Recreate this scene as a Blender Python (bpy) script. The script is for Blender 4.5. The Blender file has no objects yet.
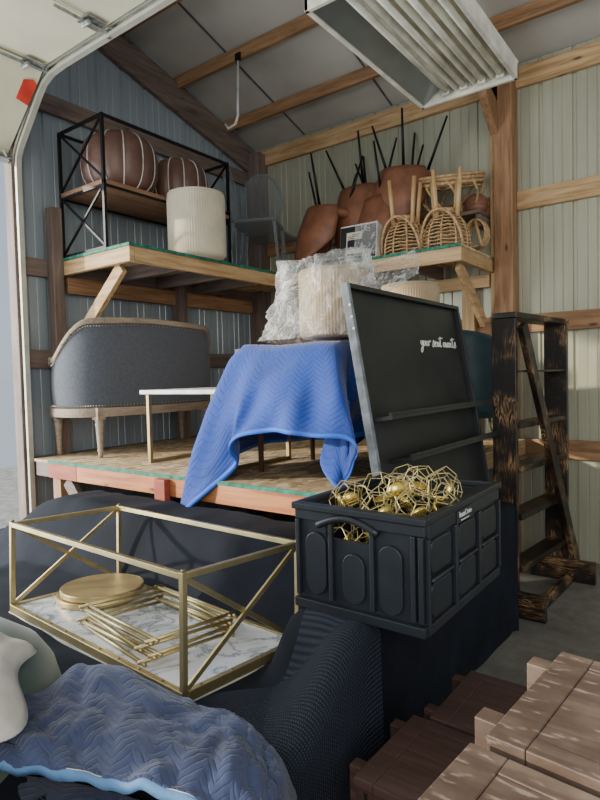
import bpy, math, random
from mathutils import Vector, Matrix, noise
random.seed(7)
PI = math.pi
S = bpy.context.scene
COL = S.collection
R = math.radians

# ------------------------------------------------------------------ materials
MATS = {}
def new_mat(name):
    m = bpy.data.materials.new(name); m.use_nodes = True
    nt = m.node_tree; nt.nodes.clear()
    out = nt.nodes.new('ShaderNodeOutputMaterial')
    b = nt.nodes.new('ShaderNodeBsdfPrincipled')
    nt.links.new(b.outputs[0], out.inputs[0])
    MATS[name] = m
    return m, nt, b, out
def lin(c):
    return tuple(((v/12.92) if v <= .04045 else ((v+.055)/1.055)**2.4) for v in [x/255 for x in c]) + (1,)
def ramp(nt, fac, stops):
    r = nt.nodes.new('ShaderNodeValToRGB')
    e = r.color_ramp.elements
    e[0].position, e[0].color = stops[0][0], stops[0][1]
    e[1].position, e[1].color = stops[-1][0], stops[-1][1]
    for p, c in stops[1:-1]:
        n = e.new(p); n.color = c
    nt.links.new(fac, r.inputs[0])
    return r.outputs[0]
def tex(nt, kind, scale, vec=None, **kw):
    n = nt.nodes.new('ShaderNodeTex' + kind)
    if 'Scale' in n.inputs: n.inputs['Scale'].default_value = scale
    for k, v in kw.items():
        k2 = k.replace('_', ' ')
        if k2 in n.inputs: n.inputs[k2].default_value = v
        else: setattr(n, k, v)
    if vec is not None: nt.links.new(vec, n.inputs['Vector'])
    return n
def coord(nt, which='Object', scale=(1, 1, 1), rot=(0, 0, 0)):
    t = nt.nodes.new('ShaderNodeTexCoord'); mp = nt.nodes.new('ShaderNodeMapping')
    mp.inputs['Scale'].default_value = scale; mp.inputs['Rotation'].default_value = rot
    nt.links.new(t.outputs[which], mp.inputs[0])
    return mp.outputs[0]
def bump(nt, b, h, strength=.3, dist=.01):
    n = nt.nodes.new('ShaderNodeBump'); n.inputs['Strength'].default_value = strength
    n.inputs['Distance'].default_value = dist
    nt.links.new(h, n.inputs['Height']); nt.links.new(n.outputs[0], b.inputs['Normal'])
    return n
def mathn(nt, op, a, b=None, c=None):
    n = nt.nodes.new('ShaderNodeMath'); n.operation = op
    for i, v in enumerate((a, b, c)):
        if v is None: continue
        if isinstance(v, (int, float)): n.inputs[i].default_value = v
        else: nt.links.new(v, n.inputs[i])
    return n.outputs[0]
def plain(name, c, rough=.6, metal=0, noise_amt=.12, nscale=8, bmp=.0, bscale=60, spec=.5, sheen=0):
    m, nt, b, o = new_mat(name)
    v = coord(nt)
    n = tex(nt, 'Noise', nscale, v, Detail=5)
    c0 = lin([max(0, x*(1-noise_amt)) for x in c]); c1 = lin([min(255, x*(1+noise_amt)) for x in c])
    nt.links.new(ramp(nt, n.outputs['Fac'], [(.3, c0), (.7, c1)]), b.inputs['Base Color'])
    b.inputs['Roughness'].default_value = rough; b.inputs['Metallic'].default_value = metal
    b.inputs['Specular IOR Level'].default_value = spec
    if sheen: b.inputs['Sheen Weight'].default_value = sheen
    if bmp:
        n2 = tex(nt, 'Noise', bscale, v, Detail=4); bump(nt, b, n2.outputs['Fac'], bmp, .005)
    return m
def wood(name, dark, mid, light, axis='X', rough=.65, sc=1.0, knots=True):
    m, nt, b, o = new_mat(name)
    s = [14*sc]*3; s['XYZ'.index(axis)] = 1.1*sc
    v = coord(nt, scale=tuple(s))
    n = tex(nt, 'Noise', 2.2, v, Detail=8, Roughness=.65, Distortion=.6)
    n3 = tex(nt, 'Noise', 1.3, coord(nt), Detail=2)
    f = mathn(nt, 'ADD', n.outputs['Fac'], mathn(nt, 'MULTIPLY', mathn(nt, 'SUBTRACT', n3.outputs['Fac'], .5), .35))
    col = ramp(nt, f, [(.32, lin(dark)), (.5, lin(mid)), (.72, lin(light))])
    if knots:
        s2 = [9]*3; s2['XYZ'.index(axis)] = 3.2
        k = tex(nt, 'Voronoi', 1.0, coord(nt, scale=tuple(s2)))
        kf = ramp(nt, k.outputs['Distance'], [(.05, (1, 1, 1, 1)), (.13, (0, 0, 0, 1))])
        mx = nt.nodes.new('ShaderNodeMixRGB'); mx.blend_type = 'MIX'
        nt.links.new(kf, mx.inputs[0]); nt.links.new(col, mx.inputs[1]); mx.inputs[2].default_value = lin([x*.6 for x in dark])
        col = mx.outputs[0]
    nt.links.new(col, b.inputs['Base Color'])
    b.inputs['Roughness'].default_value = rough
    bump(nt, b, n.outputs['Fac'], .15, .004)
    return m
for ax in 'XYZ':
    wood('pine'+ax, (156, 120, 78), (194, 158, 112), (218, 186, 142), ax)
    wood('brownpine'+ax, (120, 88, 60), (156, 116, 80), (182, 142, 104), ax)
    wood('darkpine'+ax, (88, 74, 68), (114, 97, 88), (138, 120, 108), ax)  # tone lifted to put the left side's haze into the wood
    wood('walnut'+ax, (64, 46, 42), (84, 62, 56), (104, 80, 74), ax, rough=.5, knots=False)
wood('orangepine', (150, 84, 46), (192, 118, 70), (214, 150, 98), 'X')
wood('redpine', (120, 52, 34), (156, 72, 50), (178, 96, 68), 'X')
wood('settee_oak', (128, 112, 94), (156, 138, 118), (176, 160, 138), 'Y', sc=2)
wood('leg_ash', (176, 138, 92), (204, 166, 116), (220, 190, 146), 'Z', sc=2, knots=False)
wood('shelf_oak', (104, 76, 54), (134, 100, 74), (156, 122, 92), 'Y')
def weathered(name):
    m, nt, b, o = new_mat(name)
    v = coord(nt, scale=(1.2, 10, 10))
    n = tex(nt, 'Noise', 2.5, v, Detail=9, Roughness=.7, Distortion=.4)
    n2 = tex(nt, 'Noise', 3.5, coord(nt), Detail=6, Roughness=.6)
    n3 = tex(nt, 'Noise', 60, coord(nt, scale=(.35, 1, 1)), Detail=3)
    f = mathn(nt, 'ADD', mathn(nt, 'MULTIPLY', n.outputs['Fac'], .35), mathn(nt, 'MULTIPLY', n2.outputs['Fac'], .65))
    c = ramp(nt, f, [(.3, lin((70, 54, 46))), (.44, lin((100, 82, 72))), (.56, lin((134, 116, 102))), (.74, lin((184, 168, 150)))])
    sp = ramp(nt, n3.outputs['Fac'], [(.60, (0, 0, 0, 1)), (.68, (1, 1, 1, 1))])
    mx = nt.nodes.new('ShaderNodeMixRGB'); nt.links.new(mathn(nt, 'MULTIPLY', sp, .45), mx.inputs[0])
    nt.links.new(c, mx.inputs[1]); mx.inputs[2].default_value = lin((196, 178, 162))
    nt.links.new(mx.outputs[0], b.inputs['Base Color'])
    b.inputs['Roughness'].default_value = .45
    bump(nt, b, n.outputs['Fac'], .2, .004)
weathered('weathered')
def charred(name, axis='Z'):
    m, nt, b, o = new_mat(name)
    s = [16]*3; s['XYZ'.index(axis)] = 1.6
    v = coord(nt, scale=tuple(s))
    w = tex(nt, 'Noise', 1.5, v, Detail=6, Distortion=2.2)
    g = mathn(nt, 'ABSOLUTE', mathn(nt, 'SUBTRACT', mathn(nt, 'FRACT', mathn(nt, 'MULTIPLY', w.outputs['Fac'], 7)), .5))
    n2 = tex(nt, 'Noise', 5, coord(nt), Detail=3)
    f = mathn(nt, 'MULTIPLY', g, ramp(nt, n2.outputs['Fac'], [(.42, (.15, .15, .15, 1)), (.68, (1.6, 1.6, 1.6, 1))]))
    nt.links.new(ramp(nt, f, [(.08, lin((24, 19, 17))), (.26, lin((64, 48, 36))), (.42, lin((122, 92, 62))), (.58, lin((172, 138, 96)))]), b.inputs['Base Color'])
    b.inputs['Roughness'].default_value = .42
    bump(nt, b, w.outputs['Fac'], .25, .004)
for ax in 'XYZ': charred('charred'+ax, ax)
def osb():
    m, nt, b, o = new_mat('osb')
    vv = tex(nt, 'Voronoi', 34, coord(nt, scale=(1, .5, 1), rot=(0, 0, .7)), Randomness=1.0)
    n = tex(nt, 'Noise', 40, coord(nt, scale=(.4, 1, 1)), Detail=6)
    f = mathn(nt, 'ADD', mathn(nt, 'MULTIPLY', vv.outputs['Color'], .6), mathn(nt, 'MULTIPLY', n.outputs['Fac'], .5))
    nt.links.new(ramp(nt, f, [(.2, lin((120, 94, 66))), (.5, lin((182, 154, 114))), (.85, lin((226, 206, 168)))]), b.inputs['Base Color'])
    b.inputs['Roughness'].default_value = .8
    bump(nt, b, f, .2, .003)
osb()
plain('osb_edge', (26, 112, 92), .7, noise_amt=.3, nscale=30)
def siding(name, c, c2):
    m, nt, b, o = new_mat(name)
    n = tex(nt, 'Noise', 1.6, coord(nt, scale=(1, 1, .25)), Detail=6, Roughness=.6)
    n2 = tex(nt, 'Noise', 30, coord(nt, scale=(1, 1, .05)), Detail=3)
    f = mathn(nt, 'ADD', mathn(nt, 'MULTIPLY', n.outputs['Fac'], .7), mathn(nt, 'MULTIPLY', n2.outputs['Fac'], .3))
    nt.links.new(ramp(nt, f, [(.32, lin(c)), (.68, lin(c2))]), b.inputs['Base Color'])
    b.inputs['Roughness'].default_value = .38; b.inputs['Metallic'].default_value = .35
siding('siding_right', (164, 164, 142), (196, 194, 170))
siding('siding_gable', (140, 152, 160), (168, 178, 184))  # same steel siding, haze put into its colour as a paler blue
plain('roof_sheet', (196, 193, 184), .55, noise_amt=.06, nscale=2)
plain('seam', (92, 92, 90), .6)
def concrete():
    m, nt, b, o = new_mat('concrete')
    n = tex(nt, 'Noise', 2.0, coord(nt), Detail=9, Roughness=.65)
    n2 = tex(nt, 'Noise', 12, coord(nt), Detail=6, Roughness=.7)
    f = mathn(nt, 'ADD', mathn(nt, 'MULTIPLY', n.outputs['Fac'], .55), mathn(nt, 'MULTIPLY', n2.outputs['Fac'], .45))
    nt.links.new(ramp(nt, f, [(.3, lin((86, 84, 78))), (.5, lin((122, 120, 110))), (.7, lin((150, 147, 136)))]), b.inputs['Base Color'])
    b.inputs['Roughness'].default_value = .6
    bump(nt, b, n2.outputs['Fac'], .1, .004)
concrete()
def quilt(name, c, c2, band=None, scale=1.0, stren=.5):
    """chevron-stitched moving blanket; UV in metres"""
    m, nt, b, o = new_mat(name)
    t = nt.nodes.new('ShaderNodeTexCoord'); sx = nt.nodes.new('ShaderNodeSeparateXYZ')
    nt.links.new(t.outputs['UV'], sx.inputs[0])
    u, v = sx.outputs[0], sx.outputs[1]
    tri = mathn(nt, 'ABSOLUTE', mathn(nt, 'SUBTRACT', mathn(nt, 'FRACT', mathn(nt, 'MULTIPLY', u, 7*scale)), .5))
    ph = mathn(nt, 'ADD', mathn(nt, 'MULTIPLY', v, 26*scale), mathn(nt, 'MULTIPLY', tri, 3.6))
    st = mathn(nt, 'ABSOLUTE', mathn(nt, 'SUBTRACT', mathn(nt, 'FRACT', ph), .5))          # 0 middle .. .5 at stitch
    st2 = mathn(nt, 'ABSOLUTE', mathn(nt, 'SUBTRACT', mathn(nt, 'FRACT', mathn(nt, 'MULTIPLY', u, 7*scale)), .5))
    hgt = mathn(nt, 'SUBTRACT', 1, mathn(nt, 'POWER', mathn(nt, 'MULTIPLY', st, 2), 5))
    n = tex(nt, 'Noise', 22, coord(nt), Detail=6)
    n2 = tex(nt, 'Noise', 5, coord(nt), Detail=4)
    col = ramp(nt, n2.outputs['Fac'], [(.3, lin(c)), (.7, lin(c2))])
    mx = nt.nodes.new('ShaderNodeMixRGB'); mx.blend_type = 'MULTIPLY'
    nt.links.new(mathn(nt, 'MULTIPLY', mathn(nt, 'SUBTRACT', 1, hgt), .3), mx.inputs[0]); nt.links.new(col, mx.inputs[1])
    mx.inputs[2].default_value = (.35, .38, .5, 1)
    nt.links.new(mx.outputs[0], b.inputs['Base Color'])
    b.inputs['Roughness'].default_value = .8; b.inputs['Sheen Weight'].default_value = .25
    hh = mathn(nt, 'ADD', mathn(nt, 'MULTIPLY', hgt, .45), mathn(nt, 'MULTIPLY', n.outputs['Fac'], 1.0))
    bump(nt, b, hh, stren, .007)
quilt('quilt_blue', (6, 52, 136), (12, 68, 164), scale=1.15, stren=.6)
quilt('quilt_navy', (40, 50, 84), (64, 76, 114), scale=1.35, stren=.6)
quilt('quilt_navy_shade', (28, 34, 62), (38, 46, 80))  # darker copy of the navy quilt, shade under the fold put into colour
plain('binding_blue', (40, 96, 200), .7, bmp=.3)
plain('binding_pale', (96, 138, 184), .7, bmp=.4)
def waffle(name, c):
    m, nt, b, o = new_mat(name)
    t = nt.nodes.new('ShaderNodeTexCoord'); sx = nt.nodes.new('ShaderNodeSeparateXYZ')
    nt.links.new(t.outputs['UV'], sx.inputs[0])
    a = mathn(nt, 'SINE', mathn(nt, 'MULTIPLY', sx.outputs[0], 760)); c_ = mathn(nt, 'SINE', mathn(nt, 'MULTIPLY', sx.outputs[1], 760))
    h = mathn(nt, 'MULTIPLY', mathn(nt, 'ADD', a, 1), mathn(nt, 'ADD', c_, 1))
    nt.links.new(ramp(nt, mathn(nt, 'MULTIPLY', h, .25), [(.0, lin([x*.55 for x in c])), (.8, lin([x*1.45 for x in c]))]), b.inputs['Base Color'])
    b.inputs['Roughness'].default_value = .8; b.inputs['Specular IOR Level'].default_value = .25
    bump(nt, b, h, .7, .004)
waffle('waffle_black', (48, 54, 67))
plain('black_cloth', (27, 30, 38), .9, noise_amt=.2, nscale=5, bmp=.25, bscale=30, spec=.2)
plain('charcoal_linen', (84, 87, 94), .85, noise_amt=.08, nscale=60, bmp=.4, bscale=300, sheen=.15)
plain('brass', (196, 178, 130), .38, .85, noise_amt=.08, nscale=10)
plain('brass_dark', (158, 138, 98), .4, .8, noise_amt=.1)
plain('brass_disc', (196, 172, 122), .42, .75, noise_amt=.12, nscale=5)
plain('gold_cup', (240, 212, 116), .25, .85, noise_amt=.05)
plain('gold_wire', (228, 210, 150), .35, .8, noise_amt=.05)
plain('black_plastic', (34, 38, 44), .38, noise_amt=.12, bmp=.12, bscale=500)
plain('black_metal', (28, 28, 30), .4, .5)
plain('grey_iron', (66, 68, 70), .5, .4)
plain('chalkboard', (32, 34, 34), .5, noise_amt=.3, nscale=4)
plain('chalk_white', (226, 224, 214), .8)
plain('black_paint', (34, 36, 38), .45, bmp=.1)
plain('lit_edge', (122, 126, 130), .6, noise_amt=.2, nscale=20)  # black board frame's near side, door light put into its colour
plain('leather_tan', (132, 86, 62), .5, noise_amt=.14, nscale=10, bmp=.3, bscale=140)
plain('leather_brown', (104, 76, 66), .45, noise_amt=.14, nscale=6, bmp=.3, bscale=140)
plain('stitch', (206, 200, 190), .8)
plain('cream_fabric', (206, 196, 172), .85, noise_amt=.05, bmp=.3, bscale=200, sheen=.2)
plain('tan_fabric', (182, 158, 124), .85, noise_amt=.06, bmp=.3, bscale=200, sheen=.2)
plain('rattan', (184, 150, 106), .5, noise_amt=.2, nscale=40)
plain('galvanised', (170, 174, 172), .35, .85, noise_amt=.15, nscale=40)
plain('track_steel', (196, 194, 180), .4, .25, noise_amt=.06)
plain('white_paint', (206, 206, 200), .5)
plain('white_table', (232, 232, 228), .35)
plain('cream_door', (226, 220, 190), .5, noise_amt=.04, nscale=3, bmp=.1, bscale=90)
plain('red_tag', (214, 62, 44), .6)
plain('nail', (150, 140, 122), .35, .8)
plain('sage', (66, 92, 80), .45, noise_amt=.12, nscale=6, sheen=.5)
plain('white_cloth', (214, 210, 198), .8, bmp=.3, bscale=40)
plain('teal_velvet', (16, 50, 56), .6, noise_amt=.2, sheen=.5)
plain('fixture_white', (226, 222, 206), .4)
plain('reflector', (150, 156, 160), .22, .7, noise_amt=.05)
plain('tube_glass', (236, 232, 214), .25)
plain('dark_gap', (18, 18, 20), .8)
plain('outdoor_ground', (188, 184, 176), .9)
plain('black_card', (30, 32, 36), .3)
plain('sticker', (214, 206, 184), .6)
plain('print_ink', (60, 56, 52), .6)
def marble():
    m, nt, b, o = new_mat('marble')
    n = tex(nt, 'Noise', 5, coord(nt), Detail=10, Roughness=.6, Distortion=1.4)
    v = mathn(nt, 'ABSOLUTE', mathn(nt, 'SUBTRACT', n.outputs['Fac'], .5))
    n2 = tex(nt, 'Noise', 2.5, coord(nt), Detail=3)
    base = ramp(nt, v, [(0, lin((136, 140, 150))), (.018, lin((200, 204, 210))), (.06, lin((228, 230, 234)))])
    nt.links.new(base, b.inputs['Base Color']); b.inputs['Roughness'].default_value = .2
marble()
def plastic_film():
    m, nt, b, o = new_mat('plastic_film')
    tr = nt.nodes.new('ShaderNodeBsdfTransparent'); mix = nt.nodes.new('ShaderNodeMixShader')
    b.inputs['Base Color'].default_value = (.9, .9, .88, 1); b.inputs['Roughness'].default_value = .18
    n = tex(nt, 'Noise', 7, coord(nt, scale=(1, 1, .7)), Detail=3, Distortion=2.2)
    rn = mathn(nt, 'ABSOLUTE', mathn(nt, 'SUBTRACT', n.outputs['Fac'], .5))
    bump(nt, b, rn, 1.0, .05)
    f = ramp(nt, rn, [(.0, (.55, .55, .55, 1)), (.04, (.16, .16, .16, 1)), (.2, (.30, .30, .30, 1))])
    nt.links.new(f, mix.inputs[0]); nt.links.new(tr.outputs[0], mix.inputs[1]); nt.links.new(b.outputs[0], mix.inputs[2])
    nt.links.new(mix.outputs[0], o.inputs[0])
plastic_film()
def acrylic():
    m, nt, b, o = new_mat('acrylic')
    tr = nt.nodes.new('ShaderNodeBsdfTransparent'); mix = nt.nodes.new('ShaderNodeMixShader')
    tr.inputs[0].default_value = (.72, .76, .78, 1)
    b.inputs['Base Color'].default_value = (.5, .53, .55, 1); b.inputs['Roughness'].default_value = .1
    lw = nt.nodes.new('ShaderNodeLayerWeight'); lw.inputs[0].default_value = .35
    nt.links.new(mathn(nt, 'ADD', mathn(nt, 'MULTIPLY', lw.outputs['Facing'], .6), .12), mix.inputs[0])
    nt.links.new(tr.outputs[0], mix.inputs[1]); nt.links.new(b.outputs[0], mix.inputs[2])
    nt.links.new(mix.outputs[0], o.inputs[0])
acrylic()

# ------------------------------------------------------------------ mesh builder
ORG = {}
class MB:
    def __init__(s): s.v = []; s.f = []; s.uv = None
    def add(s, vs, fs):
        o = len(s.v); s.v += [Vector(p) for p in vs]; s.f += [tuple(i+o for i in f) for f in fs]
        return s
    def box(s, x0, x1, y0, y1, z0, z1):
        return s.add([(x0,y0,z0),(x1,y0,z0),(x1,y1,z0),(x0,y1,z0),(x0,y0,z1),(x1,y0,z1),(x1,y1,z1),(x0,y1,z1)],
                     [(0,3,2,1),(4,5,6,7),(0,1,5,4),(1,2,6,5),(2,3,7,6),(3,0,4,7)])
    def beam(s, a, b, w, h, up=(0, 0, 1)):
        """rectangular bar from a to b; w sideways, h along up"""
        a, b = Vector(a), Vector(b); d = (b-a).normalized(); up = Vector(up)
        if abs(d.dot(up)) > .98: up = Vector((1, 0, 0))
        r = d.cross(up).normalized(); u = r.cross(d).normalized()
        vs = [p + r*sx*w/2 + u*sy*h/2 for p in (a, b) for sx, sy in ((-1,-1),(1,-1),(1,1),(-1,1))]
        return s.add(vs, [(0,1,2,3),(7,6,5,4),(0,4,5,1),(1,5,6,2),(2,6,7,3),(3,7,4,0)])
    def tube(s, path, r, n=8, closed=False, cap=True):
        path = [Vector(p) for p in path]; N = len(path)
        rs = r if isinstance(r, (list, tuple)) else [r]*N
        rings = []; prev = None
        for i, p in enumerate(path):
            if closed: d = path[(i+1) % N]-path[i-1]
            else: d = path[min(i+1, N-1)]-path[max(i-1, 0)]
            if d.length < 1e-9: d = Vector((0, 0, 1))
            d.normalize()
            if prev is None:
                a = Vector((0, 0, 1)) if abs(d.z) < .9 else Vector((1, 0, 0))
                u = d.cross(a).normalized()
            else:
                u = (prev - d*prev.dot(d)).normalized()
            w = d.cross(u); prev = u
            rings.append([p + (u*math.cos(2*PI*k/n)+w*math.sin(2*PI*k/n))*rs[i] for k in range(n)])
        o = len(s.v); s.v += [q for g in rings for q in g]
        M = N if closed else N-1
        for i in range(M):
            j = (i+1) % N
            for k in range(n):
                k2 = (k+1) % n
                s.f.append((o+i*n+k, o+i*n+k2, o+j*n+k2, o+j*n+k))
        if cap and not closed:
            s.f.append(tuple(o+k for k in range(n))[::-1]); s.f.append(tuple(o+(N-1)*n+k for k in range(n)))
        return s
    def lathe(s, prof, c, n=32, axis=None, rfun=None):
        """prof = [(r,z)...] revolved about vertical through c"""
        c = Vector(c); o = len(s.v)
        for r, z in prof:
            for k in range(n):
                a = 2*PI*k/n; rr = r*(rfun(a, z) if rfun else 1)
                p = Vector((rr*math.cos(a), rr*math.sin(a), z))
                if axis is not None: p = axis @ p
                s.v.append(c+p)
        for i in range(len(prof)-1):
            for k in range(n):
                k2 = (k+1) % n
                s.f.append((o+i*n+k, o+i*n+k2, o+(i+1)*n+k2, o+(i+1)*n+k))
        s.f.append(tuple(o+k for k in range(n))[::-1]); m = len(prof)-1
        s.f.append(tuple(o+m*n+k for k in range(n)))
        return s
    def prism(s, pts, axis, a0, a1):
        """pts 2D polygon in the plane perpendicular to axis"""
        def mk(p, t):
            return {'X': (t, p[0], p[1]), 'Y': (p[0], t, p[1]), 'Z': (p[0], p[1], t)}[axis]
        n = len(pts); vs = [mk(p, a0) for p in pts]+[mk(p, a1) for p in pts]
        fs = [tuple(range(n))[::-1], tuple(range(n, 2*n))]+[(i, (i+1) % n, n+(i+1) % n, n+i) for i in range(n)]
        return s.add(vs, fs)
    def grid(s, fn, nu, nv, uvf=None, skip=None):
        o = len(s.v); first = o
        for i in range(nu+1):
            for j in range(nv+1): s.v.append(Vector(fn(i/nu, j/nv)))
        W = nv+1
        if s.uv is None: s.uv = {}
        for i in range(nu+1):
            for j in range(nv+1):
                s.uv[o+i*W+j] = uvf(i/nu, j/nv) if uvf else (i/nu, j/nv)
        for i in range(nu):
            for j in range(nv):
                if skip and skip((i+.5)/nu, (j+.5)/nv): continue
                s.f.append((o+i*W+j, o+(i+1)*W+j, o+(i+1)*W+j+1, o+i*W+j+1))
        return s
    def xform(s, M):
        s.v = [M @ v for v in s.v]; return s
    def build(s, name, mat, parent=None, smooth=False, bevel=0, solid=0, sub=0, autos=None):
        me = bpy.data.meshes.new(name)
        off = ORG.get(parent.name, Vector((0, 0, 0))) if parent else Vector((0, 0, 0))
        me.from_pydata([tuple(v-off) for v in s.v], [], s.f)
        if s.uv:
            ul = me.uv_layers.new(name='UVMap')
            for l in me.loops: ul.data[l.index].uv = s.uv.get(l.vertex_index, (0, 0))
        me.materials.append(MATS[mat])
        if smooth:
            for p in me.polygons: p.use_smooth = True
        me.update()
        ob = bpy.data.objects.new(name, me); COL.objects.link(ob)
        if parent: ob.parent = parent; ORG[ob.name] = off
        if solid:
            q = ob.modifiers.new('thickness', 'SOLIDIFY'); q.thickness = abs(solid); q.offset = 1 if solid > 0 else -1
        if bevel:
            q = ob.modifiers.new('bevel', 'BEVEL'); q.width = bevel; q.segments = 2; q.limit_method = 'ANGLE'; q.angle_limit = R(40)
        if sub:
            q = ob.modifiers.new('sub', 'SUBSURF'); q.levels = sub; q.render_levels = sub
        return ob
def tag(o, label=None, cat=None, group=None, kind=None):
    if label: o['label'] = label
    if cat: o['category'] = cat
    if group: o['group'] = group
    if kind: o['kind'] = kind
    return o
def thing(name, loc, label, cat, group=None):
    o = bpy.data.objects.new(name, None); COL.objects.link(o); o.location = loc
    o.empty_display_size = .1
    ORG[o.name] = Vector(loc)
    return tag(o, label, cat, group)
def struct(o): o['kind'] = 'structure'; return o
def copy_tree(o, parent=None):
    c = o.copy(); COL.objects.link(c)
    if parent: c.parent = parent
    for ch in list(o.children): copy_tree(ch, c)
    return c
def catmull(pts, t):
    n = len(pts)-1; x = min(max(t, 0), 1)*n; i = min(int(x), n-1); f = x-i
    P = [Vector(pts[max(0, min(n, k))]) for k in (i-1, i, i+1, i+2)]
    return .5*((2*P[1])+(P[2]-P[0])*f+(2*P[0]-5*P[1]+4*P[2]-P[3])*f*f+(3*P[1]-P[0]-3*P[2]+P[3])*f**3)
def sstep(a, b, x):
    t = max(0, min(1, (x-a)/(b-a))); return t*t*(3-2*t)
def nz(x, y, z=0, s=1.0): return noise.noise(Vector((x*s, y*s, z*s)))

# ------------------------------------------------------------------ room shell
ROOF0, SL = 3.71, .30
def roofz(y): return ROOF0 + SL*(-y)
YB, XR = -7.0, 6.5
struct(MB().box(-.02, XR, YB, .04, -.12, 0).build('floor', 'concrete'))
b = MB().box(-6, -.02, -9, 2, -.14, -.02); struct(b.build('ground_outside', 'outdoor_ground'))
def profile(L):
    """rib profile of the steel siding: list of (t, depth)"""
    out = []; t = 0
    while t < L:
        for dt, d in ((0, 0), (.006, .014), (.026, .014), (.032, 0), (.095, 0), (.099, .004), (.105, 0), (.158, 0), (.162, .004), (.168, 0)):
            out.append((min(t+dt, L), d))
        t += .229
    out.append((L, 0)); return out
# right (eave) wall at y = 0, ribs sink away from the room
b = MB(); pr = profile(XR)
for (t0, d0), (t1, d1) in zip(pr, pr[1:]):
    if t1-t0 < 1e-6: continue
    b.add([(t0, d0, 0), (t1, d1, 0), (t1, d1, 3.70), (t0, d0, 3.70)], [(0, 1, 2, 3)])
struct(b.build('wall_right', 'siding_right'))
struct(MB().box(0, XR, .02, .05, 0, 3.7).build('wall_right_outer', 'siding_right'))
# gable wall at x = 0 with the garage opening
DY0, DY1, DZ = -2.53, -5.35, 2.98
b = MB(); pr = profile(7.0)
for (t0, d0), (t1, d1) in zip(pr, pr[1:]):
    if t1-t0 < 1e-6: continue
    y0, y1 = -t0, -t1; z0 = 0
    if y0 <= DY0 and y0 > DY1: z0 = DZ
    b.add([(-d0, y0, z0), (-d1, y1, z0), (-d1, y1, roofz(y1)), (-d0, y0, roofz(y0))], [(0, 1, 2, 3)])
struct(b.build('wall_left', 'siding_gable'))
b = MB()
b.prism([(0, 0), (DY0, 0), (DY0, roofz(DY0)), (0, roofz(0))], 'X', -.05, -.02)
b.prism([(DY0, DZ), (DY1, DZ), (DY1, roofz(DY1)), (DY0, roofz(DY0))], 'X', -.05, -.02)
b.prism([(DY1, 0), (YB, 0), (YB, roofz(YB)), (DY1, roofz(DY1))], 'X', -.05, -.02)
struct(b.build('wall_left_outer', 'siding_gable'))
# roof underside + seams
b = MB().add([(-.05, .05, roofz(.05)), (XR, .05, roofz(.05)), (XR, YB, roofz(YB)), (-.05, YB, roofz(YB)),
              (-.05, .05, roofz(.05)+.04), (XR, .05, roofz(.05)+.04), (XR, YB, roofz(YB)+.04), (-.05, YB, roofz(YB)+.04)],
             [(0,1,2,3),(7,6,5,4),(0,4,5,1),(1,5,6,2),(2,6,7,3),(3,7,4,0)])
struct(b.build('ceiling', 'roof_sheet'))
b = MB()
x = .62
while x < XR:
    b.beam((x, 0, roofz(0)-.004), (x, YB, roofz(YB)-.004), .014, .008); x += .93
struct(b.build('ceiling_seams', 'seam'))
TN = [0]
def trim(b, mat, bevel=.004):
    TN[0] += 1
    return struct(b.build('trim_%d' % TN[0], mat, bevel=bevel))
# eave girt, wall girts
for z0, z1 in ((3.51, 3.655),):
    trim(MB().box(0, XR, -.04, -.001, z0, z1), 'pineX')
for z0, z1 in ((2.61, 2.75), (1.69, 1.825), (.748, .886)):
    trim(MB().box(2.6, XR, -.04, -.001, z0, z1), 'brownpineX' if z1 < 2 else 'pineX')
    trim(MB().box(0, 2.42, -.04, -.001, z0, z1), 'brownpineX')
# purlins
y = -.45
while y > YB:
    z = roofz(y)-.008
    trim(MB().box(0, XR, y-.019, y+.019, z-.10, z), 'brownpineX'); y -= .6
# gable girts, studs, rafter
for z0, z1 in ((3.30, 3.43), (2.14, 2.262), (1.50, 1.63), (.76, .888)):
    trim(MB().box(.001, .04, -2.50 if z1 < 3 else -7, -.04, z0, z1), 'darkpineY')
trim(MB().add([(.001, 0, 3.40), (.001, -7, 3.40+.29*7), (.001, -7, 3.66+.29*7), (.001, 0, 3.66), (.05, 0, 3.40), (.05, -7, 3.40+.29*7), (.05, -7, 3.66+.29*7), (.05, 0, 3.66)],
     [(0,1,2,3),(7,6,5,4),(0,4,5,1),(1,5,6,2),(2,6,7,3),(3,7,4,0)]), 'darkpineY')
trim(MB().box(.041, .12, -2.33, -2.25, 0, 2.62), 'darkpineZ')
trim(MB().box(.041, .13, -1.2, -1.11, 0, 2.62), 'darkpineZ')
trim(MB().box(.0, .16, -.16, -.0, 0, 3.62), 'darkpineZ')
trim(MB().box(-.05, .05, -2.56, -2.50, 0, DZ+.05), 'darkpineZ')
trim(MB().box(-.05, .05, -5.38, -5.32, 0, DZ+.05), 'darkpineZ')
trim(MB().box(-.03, .04, -5.35, -2.5, DZ, DZ+.14), 'darkpineY')
# post with truss heel
trim(MB().box(2.46, 2.60, -.15, -.0, 0, 3.62), 'brownpineZ', .008)
trim(MB().box(2.415, 2.458, -.09, -.0, 0, 3.5), 'pineZ')
trim(MB().prism([(-.151, 3.17), (-.40, 3.36), (-.42, 3.52), (-.42, 3.73), (-.151, 3.66)], 'X', 2.44, 2.50), 'brownpineZ')
trim(MB().add([(2.44, -.16, roofz(-.16)-.36), (2.44, -7, roofz(-7)-.36), (2.44, -7, roofz(-7)-.11), (2.44, -.16, roofz(-.16)-.11),
               (2.50, -.16, roofz(-.16)-.36), (2.50, -7, roofz(-7)-.36), (2.50, -7, roofz(-7)-.11), (2.50, -.16, roofz(-.16)-.11)],
     [(0,1,2,3),(7,6,5,4),(0,4,5,1),(1,5,6,2),(2,6,7,3),(3,7,4,0)]), 'brownpineY')

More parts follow.
